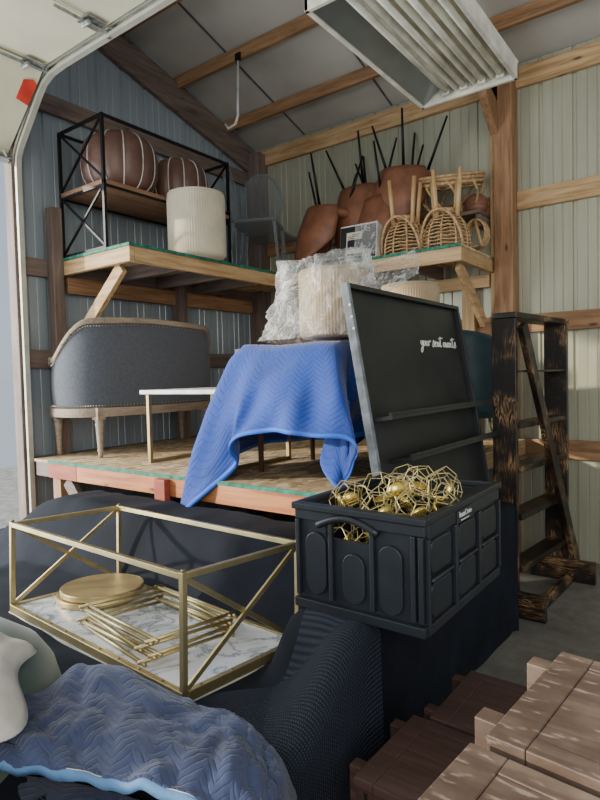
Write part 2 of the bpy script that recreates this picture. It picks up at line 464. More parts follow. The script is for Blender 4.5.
# ------------------------------------------------------------------ overhead garage door (open)
d = struct(thing('door_1', (0, -2.53, 3.3), 'open overhead garage door with cream panels under the ceiling', 'garage door'))
secs = [((-.02, 2.90), (.50, 3.335))] + [((.50+.62*i, 3.345+.004*i), (.50+.62*(i+1)-.006, 3.349+.004*i)) for i in range(5)]
for (xa, za), (xb, zb) in secs:
    m = MB(); dx, dz = xb-xa, zb-za; L = math.hypot(dx, dz); nx, nzz = -dz/L, dx/L
    vs = []
    for yy in (-5.34, -2.56):
        for (px, pz, k) in ((xa, za, 0), (xb, zb, 0), (xb, zb, .045), (xa, za, .045)):
            vs.append((px+nx*k, yy, pz+nzz*k))
    m.add(vs, [(0,1,2,3),(7,6,5,4),(0,4,5,1),(1,5,6,2),(2,6,7,3),(3,7,4,0)])
    p = m.build('door_panel', 'cream_door', d, bevel=.004)
for xx, zz in ((.50, 3.335), (1.12, 3.345), (1.74, 3.35), (2.36, 3.353)):
    m = MB()
    m.box(xx-.05, xx+.05, -2.70, -2.58, zz-.012, zz-.004)
    m.tube([(xx, -2.86, zz-.02), (xx, -2.50, zz-.02)], .009, 8)
    m.tube([(xx-.03, -2.68, zz-.03), (xx+.03, -2.68, zz-.03)], .014, 8)
    m.tube([(xx, -2.545, zz-.02), (xx, -2.525, zz-.02)], .026, 14)
    m.build('hinge', 'galvanised', d)
m = MB()
m.box(-.03, .06, -2.68, -2.56, 2.885, 2.895); m.beam((.0, -2.60, 2.99), (.03, -2.56, 2.87), .06, .012)
m.tube([(.03, -2.66, 2.92), (.03, -2.50, 2.92)], .009, 8); m.tube([(.03, -2.54, 2.92), (.03, -2.515, 2.92)], .028, 14)
m.build('roller_bracket', 'galvanised', d)
m = MB(); e = Vector((.52, 0, .435)).normalized(); nn = Vector((.435, 0, -.52)).normalized()
A = Vector((.30, -2.565, 3.165)) + nn*.004
a2 = Vector((0, -1, 0))
m.add([A, A+a2*.085+e*.02, A+a2*.085+e*.15, A+e*.15-a2*0, A+e*.17+a2*.03], [(0, 1, 2, 4, 3)])
tag(m.build('warning_tag', 'red_tag', d, solid=.002), 'red paper tag near the door edge')
# track
tr = thing('garage_door_track', (.05, -2.52, 0), 'galvanised steel track rising beside the door opening and curving overhead', 'track')
path = [(.06, -2.515, 0), (.06, -2.515, 2.84), (.075, -2.515, 2.91), (.11, -2.515, 2.97), (.36, -2.515, 3.23), (.43, -2.515, 3.29), (.53, -2.515, 3.325), (.66, -2.515, 3.335), (3.4, -2.515, 3.345)]
def sweep_c(path, prof):
    m = MB(); vs = []
    pts = [Vector(p) for p in path]; n = len(prof)
    for i, p in enumerate(pts):
        dd = (pts[min(i+1, len(pts)-1)]-pts[max(i-1, 0)]).normalized()
        nrm = Vector((dd.z, 0, -dd.x))
        for (u, w) in prof: vs.append(p + nrm*u + Vector((0, w, 0)))
    fs = []
    for i in range(len(pts)-1):
        for k in range(n-1): fs.append((i*n+k, (i+1)*n+k, (i+1)*n+k+1, i*n+k+1))
    return m.add(vs, fs)
sweep_c(path, [(-.012, -.03), (-.03, -.03), (-.03, 0), (.03, 0), (.03, -.03), (.012, -.03)]).build('rail', 'track_steel', tr, solid=.003)
m = MB(); m.box(.012, .03, -2.525, -2.505, .0, 2.8); m.build('mounting_angle', 'white_paint', tr)
for z in (.5, 1.3, 2.1):
    MB().box(.0, .05, -2.505, -2.49, z, z+.09).build('bracket', 'galvanised', tr)

# hook bracket hanging from purlin
h = thing('hanging_bracket', (.76, -1.05, 3.98), 'white hooked metal bracket hanging from a roof purlin', 'hook')
MB().tube([(.765, -1.075, 3.93), (.745, -1.075, 3.48), (.72, -1.08, 3.42), (.655, -1.09, 3.40), (.62, -1.09, 3.445)], .010, 8).build('rod', 'white_paint', h, smooth=True)
MB().box(.74, .79, -1.085, -1.069, 3.90, 3.96).build('clamp', 'black_metal', h)

# ------------------------------------------------------------------ fluorescent fixture
FX0, FX1, FY0, FY1, FZ = 2.385, 2.955, -2.44, -1.225, 3.0
fx = thing('fluorescent_light', ((FX0+FX1)/2, (FY0+FY1)/2, FZ), 'large white fluorescent ceiling fixture with bare tubes', 'light fixture')
m = MB()
for a in ((FX0, FX0+.022, FY0, FY1), (FX1-.022, FX1, FY0, FY1), (FX0, FX1, FY0, FY0+.022), (FX0, FX1, FY1-.022, FY1)):
    m.box(a[0], a[1], a[2], a[3], FZ, FZ+.085)
m.box(FX0, FX1, FY0, FY1, FZ+.085, FZ+.10)
m.build('housing', 'fixture_white', fx, bevel=.003)
m = MB()
m.add([(FX0+.025, FY0+.03, FZ+.01), (FX0+.025, FY1-.03, FZ+.01), (FX0+.13, FY1-.03, FZ+.08), (FX0+.13, FY0+.03, FZ+.08)], [(0, 1, 2, 3)])
m.build('side_reflector', 'reflector', fx, solid=.002)
xs = [FX0+.17+.105*i for i in range(4)]
for i in range(3):
    xa = xs[i]+.022; xb = xs[i+1]-.022; c = (xa+xb)/2
    MB().prism([(xa-.0, FZ+.082), (c, FZ+.03), (xb, FZ+.082)], 'Y', FY0+.03, FY1-.03).build('ridge_reflector', 'fixture_white', fx)
for xx in xs:
    t = MB().tube([(xx, FY0+.05, FZ+.045), (xx, FY1-.05, FZ+.045)], .0165, 14).build('tube', 'tube_glass', fx, smooth=True)
    for yy in (FY0+.03, FY1-.052):
        MB().box(xx-.02, xx+.02, yy, yy+.022, FZ+.02, FZ+.084).build('socket', 'fixture_white', t)
MB().add([(FX1-.025, FY0+.03, FZ+.01), (FX1-.025, FY1-.03, FZ+.01), (FX1-.07, FY1-.03, FZ+.08), (FX1-.07, FY0+.03, FZ+.08)], [(0, 1, 2, 3)]).build('end_reflector', 'fixture_white', fx, solid=.002)
for yy in (FY0+.2, FY1-.2):
    MB().tube([(2.66, yy, FZ+.1), (2.66, yy, roofz(yy)-.0)], .004, 6).build('hanging_cable', 'grey_iron', fx)

# ------------------------------------------------------------------ storage platforms
def deck(th, poly, z, t=.018):
    b = MB().prism(poly, 'Z', z-t, z); b.build('deck_board', 'osb', th)
# upper platform (L-shaped)
UZ = 2.27
up = thing('loft_shelf', (.86, -.76, UZ), 'high L-shaped wooden storage shelf wrapping the room corner', 'shelf')
deck(up, [(.0, -2.25), (.86, -2.25), (.86, -.76), (2.44, -.76), (2.44, -.05), (.0, -.05)], UZ)
m = MB()
m.box(.861, .865, -2.25, -.76, UZ-.018, UZ+.001); m.box(.86, 2.44, -.765, -.761, UZ-.018, UZ+.001); m.box(0, .865, -2.256, -2.252, UZ-.018, UZ+.001)
m.build('painted_edge', 'osb_edge', up)
zt, zb = UZ-.019, UZ-.115
MB().box(.82, .858, -2.21, -.76, zb, zt).build('rim_joist', 'pineY', up, bevel=.004)
MB().box(.05, .858, -2.25, -2.212, zb, zt).build('rim_joist', 'pineX', up, bevel=.004)
MB().box(.82, 2.44, -.76, -.722, zb, zt).build('rim_joist', 'pineX', up, bevel=.004)
MB().box(2.402, 2.44, -.72, -.05, zb, zt).build('rim_joist', 'pineY', up, bevel=.004)
for yy in (-1.8, -1.35, -.95): MB().box(.05, .82, yy-.019, yy+.019, zb, zt).build('cross_joist', 'darkpineX', up)
for xx in (1.2, 1.6, 2.0): MB().box(xx-.019, xx+.019, -.72, -.05, zb, zt).build('cross_joist', 'darkpineY', up)
MB().box(.9, 2.40, -.085, -.045, zb-.10, zb-.002).build('ledger', 'pineX', up, bevel=.004)
MB().box(.045, .083, -2.2, -.2, zb-.12, zb-.002).build('ledger', 'brownpineY', up, bevel=.004)
MB().beam((.70, -2.19, zb-.01), (.10, -2.19, zb-.52), .038, .085).build('diagonal_brace', 'pineX', up, bevel=.004)
MB().beam((2.365, -.62, zb-.0), (2.365, -.12, zb-.38), .038, .08).build('diagonal_brace', 'pineY', up, bevel=.004)
MB().box(2.18, 2.28, -.085, -.042, .90, zb-.10).build('support_stud', 'pineZ', up, bevel=.004)
# small ledge shelf on the right wall
sh = thing('wall_ledge', (2.3, -.2, 2.60), 'small narrow wooden ledge fixed to the wall beside the post', 'shelf')
MB().box(2.0, 2.41, -.30, -.045, 2.575, 2.60).build('board', 'darkpineX', sh, bevel=.003)
MB().box(2.37, 2.405, -.28, -.045, 2.48, 2.573).build('cleat', 'darkpineY', sh)
# lower platform
LZ, LX, LY = .89, 2.66, -2.53
lo = thing('storage_platform', (1.3, -1.3, 0), 'lower wide wooden storage platform with green-edged board top', 'platform')
deck(lo, [(.13, LY), (LX, LY), (LX, -.09), (.13, -.09)], LZ)
MB().box(.30, LX, LY-.005, LY-.001, LZ-.018, LZ+.001).build('painted_edge', 'osb_edge', lo)
z0, z1 = LZ-.115, LZ-.019
MB().box(.30, .62, LY, LY+.038, z0, z1).build('rim_joist', 'redpine', lo, bevel=.004)
MB().box(.622, 1.46, LY, LY+.038, z0, z1).build('rim_joist', 'orangepine', lo, bevel=.004)
MB().box(1.462, LX-.04, LY, LY+.038, z0, z1).build('rim_joist', 'orangepine', lo, bevel=.004)
MB().box(LX-.038, LX, LY, -.09, z0, z1).build('rim_joist', 'pineY', lo, bevel=.004)
MB().box(.13, .29, LY+.01, LY+.05, z0, z1).build('rim_joist', 'darkpineX', lo, bevel=.004)
for xx in (.7, 1.2, 1.8, 2.3): MB().box(xx-.019, xx+.019, LY+.04, -.09, z0, z1).build('cross_joist', 'darkpineY', lo)
MB().box(1.42, 1.505, LY-.045, LY-.006, 0, z1).build('post', 'redpine', lo, bevel=.004)
MB().box(.27, .36, LY+.045, LY+.13, 0, z0-.002).build('post', 'brownpineZ', lo, bevel=.004)
MB().box(2.56, 2.65, -1.0, -.91, 0, z0-.002).build('post', 'brownpineZ', lo, bevel=.004)
MB().box(.2, .29, -.3, -.21, 0, z0-.002).build('post', 'brownpineZ', lo)
MB().beam((.42, LY+.07, z0-.02), (.9, LY+.07, .25), .038, .09).build('diagonal_brace', 'darkpineX', lo)

# ------------------------------------------------------------------ black metal rack with two poufs, upper shelf
rk = thing('metal_shelf_rack', (.42, -1.75, UZ), 'black metal X-sided two-tier rack with a wooden shelf, holding leather poufs', 'rack')
rx0, rx1, ry0, ry1, rz = .10, .60, -2.235, -1.06, 3.15
m = MB()
for xx in (rx0, rx1):
    for yy in (ry0, ry1): m.box(xx-.01, xx+.01, yy-.01, yy+.01, UZ, rz)
for zz in (rz-.01, UZ+.012, 2.69):
    for xx in (rx0, rx1): m.beam((xx, ry0, zz), (xx, ry1, zz), .018, .018)
    for yy in (ry0, ry1): m.beam((rx0, yy, zz), (rx1, yy, zz), .018, .018)
m.build('frame', 'black_metal', rk)
for yy in (ry0, ry1):
    for za, zc in ((UZ+.02, 2.69), (2.73, rz-.01)):
        MB().beam((rx0, yy, za), (rx1, yy, zc), .012, .014).beam((rx1, yy, za), (rx0, yy, zc), .012, .014).build('cross_brace', 'black_metal', rk)
MB().box(rx0-.01, rx1+.01, ry0-.01, ry1+.01, 2.695, 2.725).build('wood_shelf', 'shelf_oak', rk, bevel=.003)
def pouf(x, y, z, r, hh, label):
    p = thing('leather_pouf', (x, y, z), label, 'pouf', 'brown leather poufs on the rack')
    prof = []
    for k in range(15):
        a = -PI/2+PI*k/14; prof.append((max(.001, r*abs(math.cos(a))**.55), hh/2+hh/2*math.copysign(abs(math.sin(a))**.8, math.sin(a))))
    prof = [(rr, max(0, min(hh, zz))) for rr, zz in prof]
    n = 12
    def rf(a, zz): return 1-.045*abs(math.cos(a*n/2))**8
    MB().lathe(prof, (x, y, z), 96, rfun=rf).build('cushion', 'leather_brown', p, smooth=True)
    for k in range(n):
        a = PI*2*k/n + PI/n*1.0
        a = PI*2*(k+.0)/n
        pts = [Vector((x+math.cos(a)*(rr*rf(a, 0)+.004), y+math.sin(a)*(rr*rf(a, 0)+.004), z+zz)) for rr, zz in prof[1:-1]]
        MB().tube(pts, .0045, 6).build('stitching', 'stitch', p, smooth=True)
    MB().lathe([(.05, hh-.004), (.05, hh+.004), (.001, hh+.004)], (x, y, z), 20).build('top_patch', 'stitch', p)
pouf(.35, -1.92, 2.726, .272, .43, 'round brown leather pouf with white stitching, nearer the door on the rack')
pouf(.35, -1.37, 2.726, .238, .40, 'smaller brown leather pouf with white stitching, nearer the room corner')
def ottoman(x, y, z, r, hh, mat, label, name='ribbed_ottoman', group=None):
    p = thing(name, (x, y, z), label, 'ottoman', group)
    prof = [(r*.9, 0), (r, .02), (r, hh*.5), (r, hh-.04), (r*.97, hh-.012), (r*.9, hh), (.01, hh+.006)]
    def rf(a, zz): return 1+.016*abs(math.sin(a*36)) if zz < hh-.005 else 1
    MB().lathe(prof, (x, y, z), 288, rfun=rf).build('drum', mat, p, smooth=True)
    MB().tube([(x+math.cos(t*PI/24)*(r*.97), y+math.sin(t*PI/24)*(r*.97), z+hh-.012) for t in range(48)], .007, 6, closed=True).build('piping', mat, p, smooth=True)
    return p
ottoman(.79, -1.60, UZ, .205, .46, 'cream_fabric', 'cream ribbed drum ottoman in front of the metal rack on the high shelf')
# ------------------------------------------------------------------ clear acrylic chairs in the corner
def ghost_chair(loc, rz, label):
    t = thing('acrylic_chair', (0, 0, 0), label, 'chair', 'clear acrylic chairs in the corner')
    MB().prism([(-.21, -.20), (.21, -.20), (.19, .19), (-.19, .19)], 'Z', .43, .455).build('seat', 'acrylic', t, bevel=.006)
    m = MB(); pts = []
    for k in range(28):
        a = 2*PI*k/28; pts.append((.19*math.cos(a), .21+.05*(.3+.5*math.sin(a)), .70+.24*math.sin(a)))
    m.tube(pts, .014, 8, closed=True)
    m.build('back_ring', 'acrylic', t, smooth=True)
    o = MB(); c = (0, .225, .70)
    o.add([c]+pts, [(0, k+1, (k+1) % 28+1) for k in range(28)]); o.build('back_panel', 'acrylic', t)
    for sx in (-1, 1):
        MB().tube([(sx*.18, -.18, .43), (sx*.19, -.2, .22), (sx*.195, -.21, 0)], [.017, .014, .010], 8).build('leg', 'acrylic', t, smooth=True)
        MB().tube([(sx*.17, .17, .45), (sx*.18, .20, .22), (sx*.185, .25, 0)], [.017, .014, .010], 8).build('leg', 'acrylic', t, smooth=True)
        MB().tube([(sx*.15, .19, .45), (sx*.15, .205, .56)], .013, 8).build('back_post', 'acrylic', t, smooth=True)
    t.location = loc; t.rotation_euler = (0, 0, rz); ORG[t.name] = Vector((0, 0, 0)); return t
ghost_chair((.60, -.70, UZ), R(118), 'clear acrylic round-backed chair standing nearer the cream ottoman in the shelf corner')
ghost_chair((.42, -.30, UZ), R(200), 'clear acrylic round-backed chair standing deepest in the shelf corner')

# ------------------------------------------------------------------ tan leather bucket chairs, upside down
def bucket_chair(M, label):
    """modelled upright (seat at .45) then placed by matrix M"""
    t = thing('leather_chair', (0, 0, 0), label, 'chair', 'tan leather bucket chairs stored upside down')
    def shell(u, v):   # u around, v up
        a = R(-104)+R(208)*u
        top = .86-.22*abs(2*u-1)**2.4
        low = .385
        z = low+(top-low)*v
        k = .84+.20*math.sin(min(1, v*1.6)*PI/2)-.16*max(0, v-.55)
        rx, ry = .245*k, .235*k
        return (rx*math.sin(a)*(1+.04*v), .02+ry*math.cos(a)*(1+.10*v)+.03*v, z)
    b = MB().grid(shell, 28, 10); b.build('back_shell', 'leather_tan', t, smooth=True, solid=.022)
    m = MB().lathe([(.01, .385), (.13, .385), (.18, .40), (.215, .43), (.215, .455), (.18, .475), (.01, .48)], (0, -.005, 0), 28)
    m.build('seat', 'leather_tan', t, smooth=True)
    for sx in (-1, 1):
        for sy in (-1, 1):
            MB().tube([(sx*.11, sy*.11, .40), (sx*.215, sy*.205, 0)], [.0125, .008], 8).build('leg', 'black_metal', t, smooth=True)
    MB().box(-.12, .12, -.012, .012, .375, .387).box(-.012, .012, -.12, .12, .375, .387).build('leg_bracket', 'black_metal', t)
    t.matrix_world = M; return t
def flip(x, y, z, rz, tx=0, ty=0):
    return Matrix.Translation((x, y, z)) @ Matrix.Rotation(tx, 4, 'X') @ Matrix.Rotation(ty, 4, 'Y') @ Matrix.Rotation(rz, 4, 'Z') @ Matrix.Rotation(PI, 4, 'X')
bucket_chair(flip(1.25, -.46, UZ+.88, R(-52), R(-2), R(3)), 'tan leather bucket chair upside down with black legs up, nearest the corner')
bucket_chair(flip(1.67, -.31, UZ+.90, R(-40), R(-2), R(-2)), 'tan leather bucket chair upside down behind the black boxed package')
bucket_chair(flip(1.40, -.28, UZ+1.06, R(-20), R(3), R(-3)), 'tan leather bucket chair upside down and raised behind the front tan one nearest the corner')
bucket_chair(flip(1.85, -.30, UZ+1.12, R(-30), R(3), R(4)), 'tan leather bucket chair upside down and raised behind the rattan stools')

# boxed package
bx = thing('boxed_package', (1.62, -.66, UZ), 'black and white boxed package in clear wrap leaning on the shelf edge', 'box')
T = Matrix.Translation((1.62, -.72, UZ)) @ Matrix.Rotation(R(4), 4, 'Z') @ Matrix.Rotation(R(-8), 4, 'X')
def bb(*a): return MB().box(*a).xform(T)
bb(-.155, .155, -.03, .10, .005, .275).build('carton', 'white_cloth', bx, bevel=.004)
bb(-.15, .15, -.034, -.0305, .008, .262).build('front_face', 'black_card', bx)
s = bb(-.095, .035, -.0375, -.0345, .05, .215).build('paper_label', 'sticker', bx)
bb(-.085, .045, -.040, -.038, .085, .155).build('label_window', 'black_card', bx)
m = MB()
for k, (a, c) in enumerate(((-.085, -.03), (-.085, .01), (-.05, .02))): m.box(a, c, -.0385, -.0378, .165+k*.014, .170+k*.014)
m.xform(T).build('label_print', 'print_ink', bx)
def wrapf(u, v):
    x = -.02+.19*u; return (x, -.048-.008*nz(u*6, v*6, 1), .02+.25*v)
MB().grid(wrapf, 12, 14).xform(T).build('clear_wrap', 'plastic_film', bx, smooth=True)

# ------------------------------------------------------------------ rattan
def rattan_stool(x, y, z, rz, label):
    t = thing('rattan_stool', (x, y, z), label, 'stool', 'small rattan stools stored legs up')
    H = .29; Rr = .165
    def rad(h): return Rr*(1-(h/H)**3.2*.75)
    for k in range(11):
        h = .012+k*.0255; r = rad(h)
        MB().tube([(x+math.cos(a*PI/16)*r, y+math.sin(a*PI/16)*r*.9, z+h+.003*math.sin(a*2+k)) for a in range(32)], .0052, 6, closed=True).build('woven_ring', 'rattan', t, smooth=True)
    for k in range(10):
        a = 2*PI*k/10+rz
        MB().tube([(x+math.cos(a)*rad(h)*1.02, y+math.sin(a)*rad(h)*.92, z+h) for h in [i*H/9 for i in range(10)]], .0065, 6).build('rib', 'rattan', t, smooth=True)
    MB().lathe([(.01, H-.02), (.075, H-.018), (.08, H-.004), (.07, H+.01), (.01, H+.012)], (x, y, z), 24).build('seat', 'rattan', t, smooth=True)
    # a wrapped arch on the face, as on a small chair back
    MB().tube([(x+math.cos(a)*.155, y-.152*(.55+.45*math.sin(a)), z+.01+.265*math.sin(a)) for a in [PI*i/16 for i in range(17)]], .010, 8).build('arch', 'rattan', t, smooth=True)
    for k in range(4):
        a = PI/4+PI/2*k+rz
        MB().tube([(x+math.cos(a)*.10, y+math.sin(a)*.09, z+H-.06), (x+math.cos(a)*.135, y+math.sin(a)*.12, z+H+.27)], [.0165, .0145], 10).build('leg', 'leg_ash', t, smooth=True)
    return t
rattan_stool(1.94, -.57, UZ, .15, 'small rattan stool with pale legs up, beside the boxed package')
rattan_stool(2.25, -.55, UZ, .45, 'small rattan stool with pale legs up, at the open end of the high shelf')
rg = thing('rattan_chair', (2.22, -.27, 2.6), 'round open rattan chair with curled braces, upended on the wall ledge', 'chair')
c = Vector((2.17, -.27, 2.87)); T = Matrix.Translation(c) @ Matrix.Rotation(R(14), 4, 'X') @ Matrix.Rotation(R(5), 4, 'Y')
def ring(r, z, th, n=40): return [T @ Vector((r*math.cos(2*PI*k/n), r*.85*math.sin(2*PI*k/n), z)) for k in range(n)]
for r, z in ((.245, 0), (.255, .022), (.245, -.03)):
    MB().tube(ring(r, z, 0), .012, 8, closed=True).build('rim', 'rattan', rg, smooth=True)
MB().tube(ring(.13, -.26, 0), .012, 8, closed=True).build('base_ring', 'rattan', rg, smooth=True)
for k in range(8):
    a = 2*PI*k/8+.2
    pts = [T @ Vector(((.24-.11*t+.05*math.sin(t*PI))*math.cos(a+.7*t), .85*(.24-.11*t+.05*math.sin(t*PI))*math.sin(a+.7*t), -.26*t)) for t in [i/8 for i in range(9)]]
    MB().tube(pts, .010, 8).build('strut', 'rattan', rg, smooth=True)
for k in range(6):
    a = 2*PI*k/6
    pts = [T @ Vector((.17*math.cos(a)+.06*math.cos(w), .85*(.17*math.sin(a)+.06*math.sin(w)), -.06)) for w in [i*2*PI/14 for i in range(14)]]
    MB().tube(pts, .006, 6, closed=True).build('curl', 'rattan', rg, smooth=True)
rb = thing('rattan_basket', (2.36, -.30, UZ), 'rattan hoop basket tucked between the end rattan stool and post', 'basket')
for k in range(5):
    MB().tube([(2.37+.075*math.cos(a), -.24+.05*k*.5-.06, UZ+.16+.10*math.sin(a)) for a in [i*2*PI/20 for i in range(20)]], .008, 6, closed=True).build('hoop', 'rattan', rb, smooth=True)
MB().tube([(2.37, -.30, UZ+.26), (2.43, -.33, UZ+.05)], .012, 8).build('handle', 'rattan', rb, smooth=True)
lc = thing('leather_cushion', (2.36, -.18, 2.60), 'small brown leather cushion on the wall ledge beside the post', 'cushion')
MB().lathe([(.02, 0), (.07, .01), (.085, .05), (.08, .11), (.05, .14), (.01, .145)], (2.335, -.17, 2.601), 20).build('pad', 'leather_tan', lc, smooth=True)
MB().tube([(2.335+.083*math.cos(a), -.17+.083*math.sin(a), 2.655) for a in [i*2*PI/24 for i in range(24)]], .004, 6, closed=True).build('seam', 'leather_brown', lc, smooth=True)

# ------------------------------------------------------------------ settee on lower platform
st = thing('settee', (.35, -1.8, LZ), 'grey upholstered settee with carved oak trim and nailheads, turned to the wall', 'settee')
plan = [(.10, -2.36), (.22, -2.405), (.36, -2.415), (.48, -2.36), (.56, -2.24), (.60, -2.05), (.615, -1.8), (.60, -1.5), (.56, -1.32), (.47, -1.22), (.32, -1.175), (.10, -1.19)]
def sp(u): return catmull([(a, c, 0) for a, c in plan], u)
BZ = LZ+.335
def topz(u):
    f = min(u, 1-u)*2          # 0 arm front .. 1 centre
    return LZ+.66+.25*sstep(.12, .62, f)+.015*sstep(.6, 1, f)
def nrm(u):
    a, c = sp(max(0, u-.01)), sp(min(1, u+.01)); dd = (c-a).normalized(); return Vector((dd.y, -dd.x, 0))
NU = 64
MB().grid(lambda u, v: sp(u)+Vector((0, 0, BZ+(topz(u)-.02-BZ)*v))+nrm(u)*(.012*math.sin(v*PI)), NU, 8).build('outer_back', 'charcoal_linen', st, smooth=True)
MB().grid(lambda u, v: sp(u)-nrm(u)*(.09-.03*v)+Vector((0, 0, BZ+(topz(u)-.02-BZ)*v)), NU, 8).build('inner_back', 'charcoal_linen', st, smooth=True)
m = MB()
def rail(m, z0f, z1f, o0, o1):
    o = len(m.v)
    for i in range(NU+1):
        u = i/NU; p = sp(u); n = nrm(u)
        for oo, zz in ((o0, z0f(u)), (o1, z0f(u)), (o1, z1f(u)), (o0, z1f(u))): m.v.append(p+n*oo+Vector((0, 0, zz)))
    for i in range(NU):
        for k in range(4): m.f.append((o+i*4+k, o+i*4+(k+1) % 4, o+(i+1)*4+(k+1) % 4, o+(i+1)*4+k))
    m.f.append((o, o+1, o+2, o+3)); e = o+NU*4; m.f.append((e+3, e+2, e+1, e))
    return m
rail(MB(), lambda u: topz(u)-.022, lambda u: topz(u)+.018, -.075, .016).build('top_rail', 'settee_oak', st, bevel=.008)
rail(MB(), lambda u: BZ-.062, lambda u: BZ-.002, -.06, .018).build('bottom_rail', 'settee_oak', st, bevel=.006)
rail(MB(), lambda u: BZ-.045, lambda u: BZ-.036, .018, .022).build('bead_moulding', 'settee_oak', st)
m = MB()
for i in range(95):
    u = (i+.5)/95; n = nrm(u); p = sp(u)
    for zz in (topz(u)-.036, BZ+.012):
        q = p+n*.016+Vector((0, 0, zz)); t_ = n.cross(Vector((0, 0, 1)))
        o = len(m.v)
        for k in range(6): m.v.append(q+t_*.006*math.cos(k*PI/3)+Vector((0, 0, .006*math.sin(k*PI/3))))
        m.v.append(q+n*.005)
        for k in range(6): m.f.append((o+k, o+(k+1) % 6, o+6))
tag(m.build('nailhead_trim', 'nail', st), kind='stuff')
MB().prism([(.10, -2.28), (.42, -2.28), (.5, -2.1), (.52, -1.8), (.5, -1.45), (.42, -1.28), (.10, -1.28)], 'Z', BZ-.05, BZ+.10).build('seat_cushion', 'charcoal_linen', st, bevel=.03)
MB().prism([(.07, -2.36), (.10, -2.36), (.10, -1.19), (.07, -1.19)], 'Z', BZ-.06, BZ-.0).build('front_rail', 'settee_oak', st, bevel=.004)
for (lx, ly) in ((.53, -2.29), (.12, -2.34), (.53, -1.30), (.12, -1.21)):
    lg = MB().lathe([(.012, 0), (.017, .02), (.013, .035), (.021, .05), (.017, .06), (.026, .21), (.030, .225), (.024, .235), (.030, .245), (.030, .26)], (lx, ly, LZ), 20).build('leg', 'settee_oak', st, smooth=True)
    MB().box(lx-.032, lx+.032, ly-.032, ly+.032, LZ+.255, LZ+.335).build('carved_block', 'settee_oak', lg, bevel=.004)

# ------------------------------------------------------------------ white-topped side table
wt = thing('side_table', (1.2, -2.0, LZ), 'slim side table with white top and brushed metal legs beside the blue blanket', 'table')
MB().box(1.01, 1.72, -2.33, -1.70, LZ+.425, LZ+.45).build('tabletop', 'white_table', wt, bevel=.003)
for yy in (-2.285, -1.74):
    for xx in (1.04, 1.69): MB().box(xx-.011, xx+.011, yy-.011, yy+.011, LZ, LZ+.423).build('leg', 'brass_dark', wt)
    pass
for xx in (1.04, 1.69): MB().box(xx-.011, xx+.011, -2.273, -1.752, LZ+.001, LZ+.02).build('foot_bar', 'brass_dark', wt)

# ------------------------------------------------------------------ hidden round pedestal table carrying the blue blanket
TT = 1.56
pt = thing('pedestal_table', (2.08, -1.95, LZ), 'dark table draped with the bright blue quilted blanket', 'table')
MB().box(1.78, 2.42, -2.30, -1.62, TT-.03, TT-.006).build('tabletop', 'walnutX', pt, bevel=.004)
for xx in (1.86, 2.34):
    for yy in (-2.2, -1.72): MB().tube([(xx, yy, TT-.03), (xx, yy+.0, LZ)], [.022, .014], 10).build('leg', 'walnutZ', pt, smooth=True)
MB().box(1.84, 2.36, -2.25, -2.225, TT-.10, TT-.031).build('apron', 'walnutX', pt)

rim = [(1.86,-1.60),(1.775,-1.72),(1.765,-2.0),(1.775,-2.24),(1.83,-2.315),(1.93,-2.325),(2.08,-2.33),(2.22,-2.335),(2.32,-2.335),(2.40,-2.325),(2.435,-2.29),(2.44,-2.24),(2.44,-2.18),(2.43,-2.0),(2.42,-1.72),(2.34,-1.60)]
hem = [(1.80,-1.50,1.00),(1.70,-1.60,1.00),(1.66,-2.0,1.0),(1.63,-2.38,.86),(1.665,-2.60,.70),(1.93,-2.50,.97),(2.00,-2.53,1.115),(2.24,-2.54,1.160),(2.44,-2.55,1.15),(2.64,-2.54,1.135),(2.61,-2.47,1.03),(2.53,-2.47,.91),(2.43,-2.44,1.02),(2.44,-2.2,1.12),(2.45,-1.9,1.08),(2.40,-1.5,1.0)]
mb = thing('moving_blanket', (2.1, -2.0, TT), 'bright blue quilted moving blanket draped over a table on the lower platform', 'blanket')
def drape(u, v):
    r = catmull([(a, c, TT+.004+.02*nz(a*3, c*3)) for a, c in rim], u); h = catmull(hem, u)
    out = Vector((r.x-2.1, r.y+1.95, 0)).normalized()
    p = r.lerp(h, v)
    L = (r.z-h.z)
    bul = .055*math.sin(min(1, v*1.15)*PI*.9)*(1-.5*v)
    fold = .022*math.sin(u*52+2*math.sin(v*3))*sstep(.05, .7, v) + .012*math.sin(u*97+v*4)*sstep(.2, 1, v)
    round_ = -.03*(1-sstep(0, .12, v))
    return p+out*(bul+fold+round_)+Vector((0, 0, .012*nz(u*20, v*9, 3)*v + .012*sstep(0, .06, v)*(1-sstep(.06, .3, v))))
body = MB().grid(drape, 170, 46, uvf=lambda u, v: (u*2.3, v*.62))
body.build('side_drop', 'quilt_blue', mb, smooth=True, solid=.008)
def top(u, v):
    r = catmull([(a, c, 0) for a, c in rim], u); c = Vector((2.1, -1.95, 0))
    p = c.lerp(r, .02+.98*v)
    q = drape(u, 0)
    z = TT+.006+.014*nz(p.x*7, p.y*7)*(1-v)+.006*(1-v)
    p.x += (q.x-r.x)*v; p.y += (q.y-r.y)*v
    return Vector((p.x, p.y, z*(1-v)+q.z*v))
MB().grid(top, 110, 12, uvf=lambda u, v: (top(u, v).x, top(u, v).y)).build('top_panel', 'quilt_blue', mb, smooth=True, solid=.008)
m = MB(); N = 200
for i in range(N): pass
pts0 = [drape(i/N, .975)+Vector((0, 0, 0)) for i in range(N+1)]; pts1 = [drape(i/N, 1.0)+Vector((0, 0, -.012)) for i in range(N+1)]
o = []
for i in range(N+1):
    out = Vector((pts1[i].x-2.1, pts1[i].y+1.95, 0)).normalized()*.011
    m.v += [pts0[i]+out, pts1[i]+out, pts1[i]-out*.4, pts0[i]-out*.4]
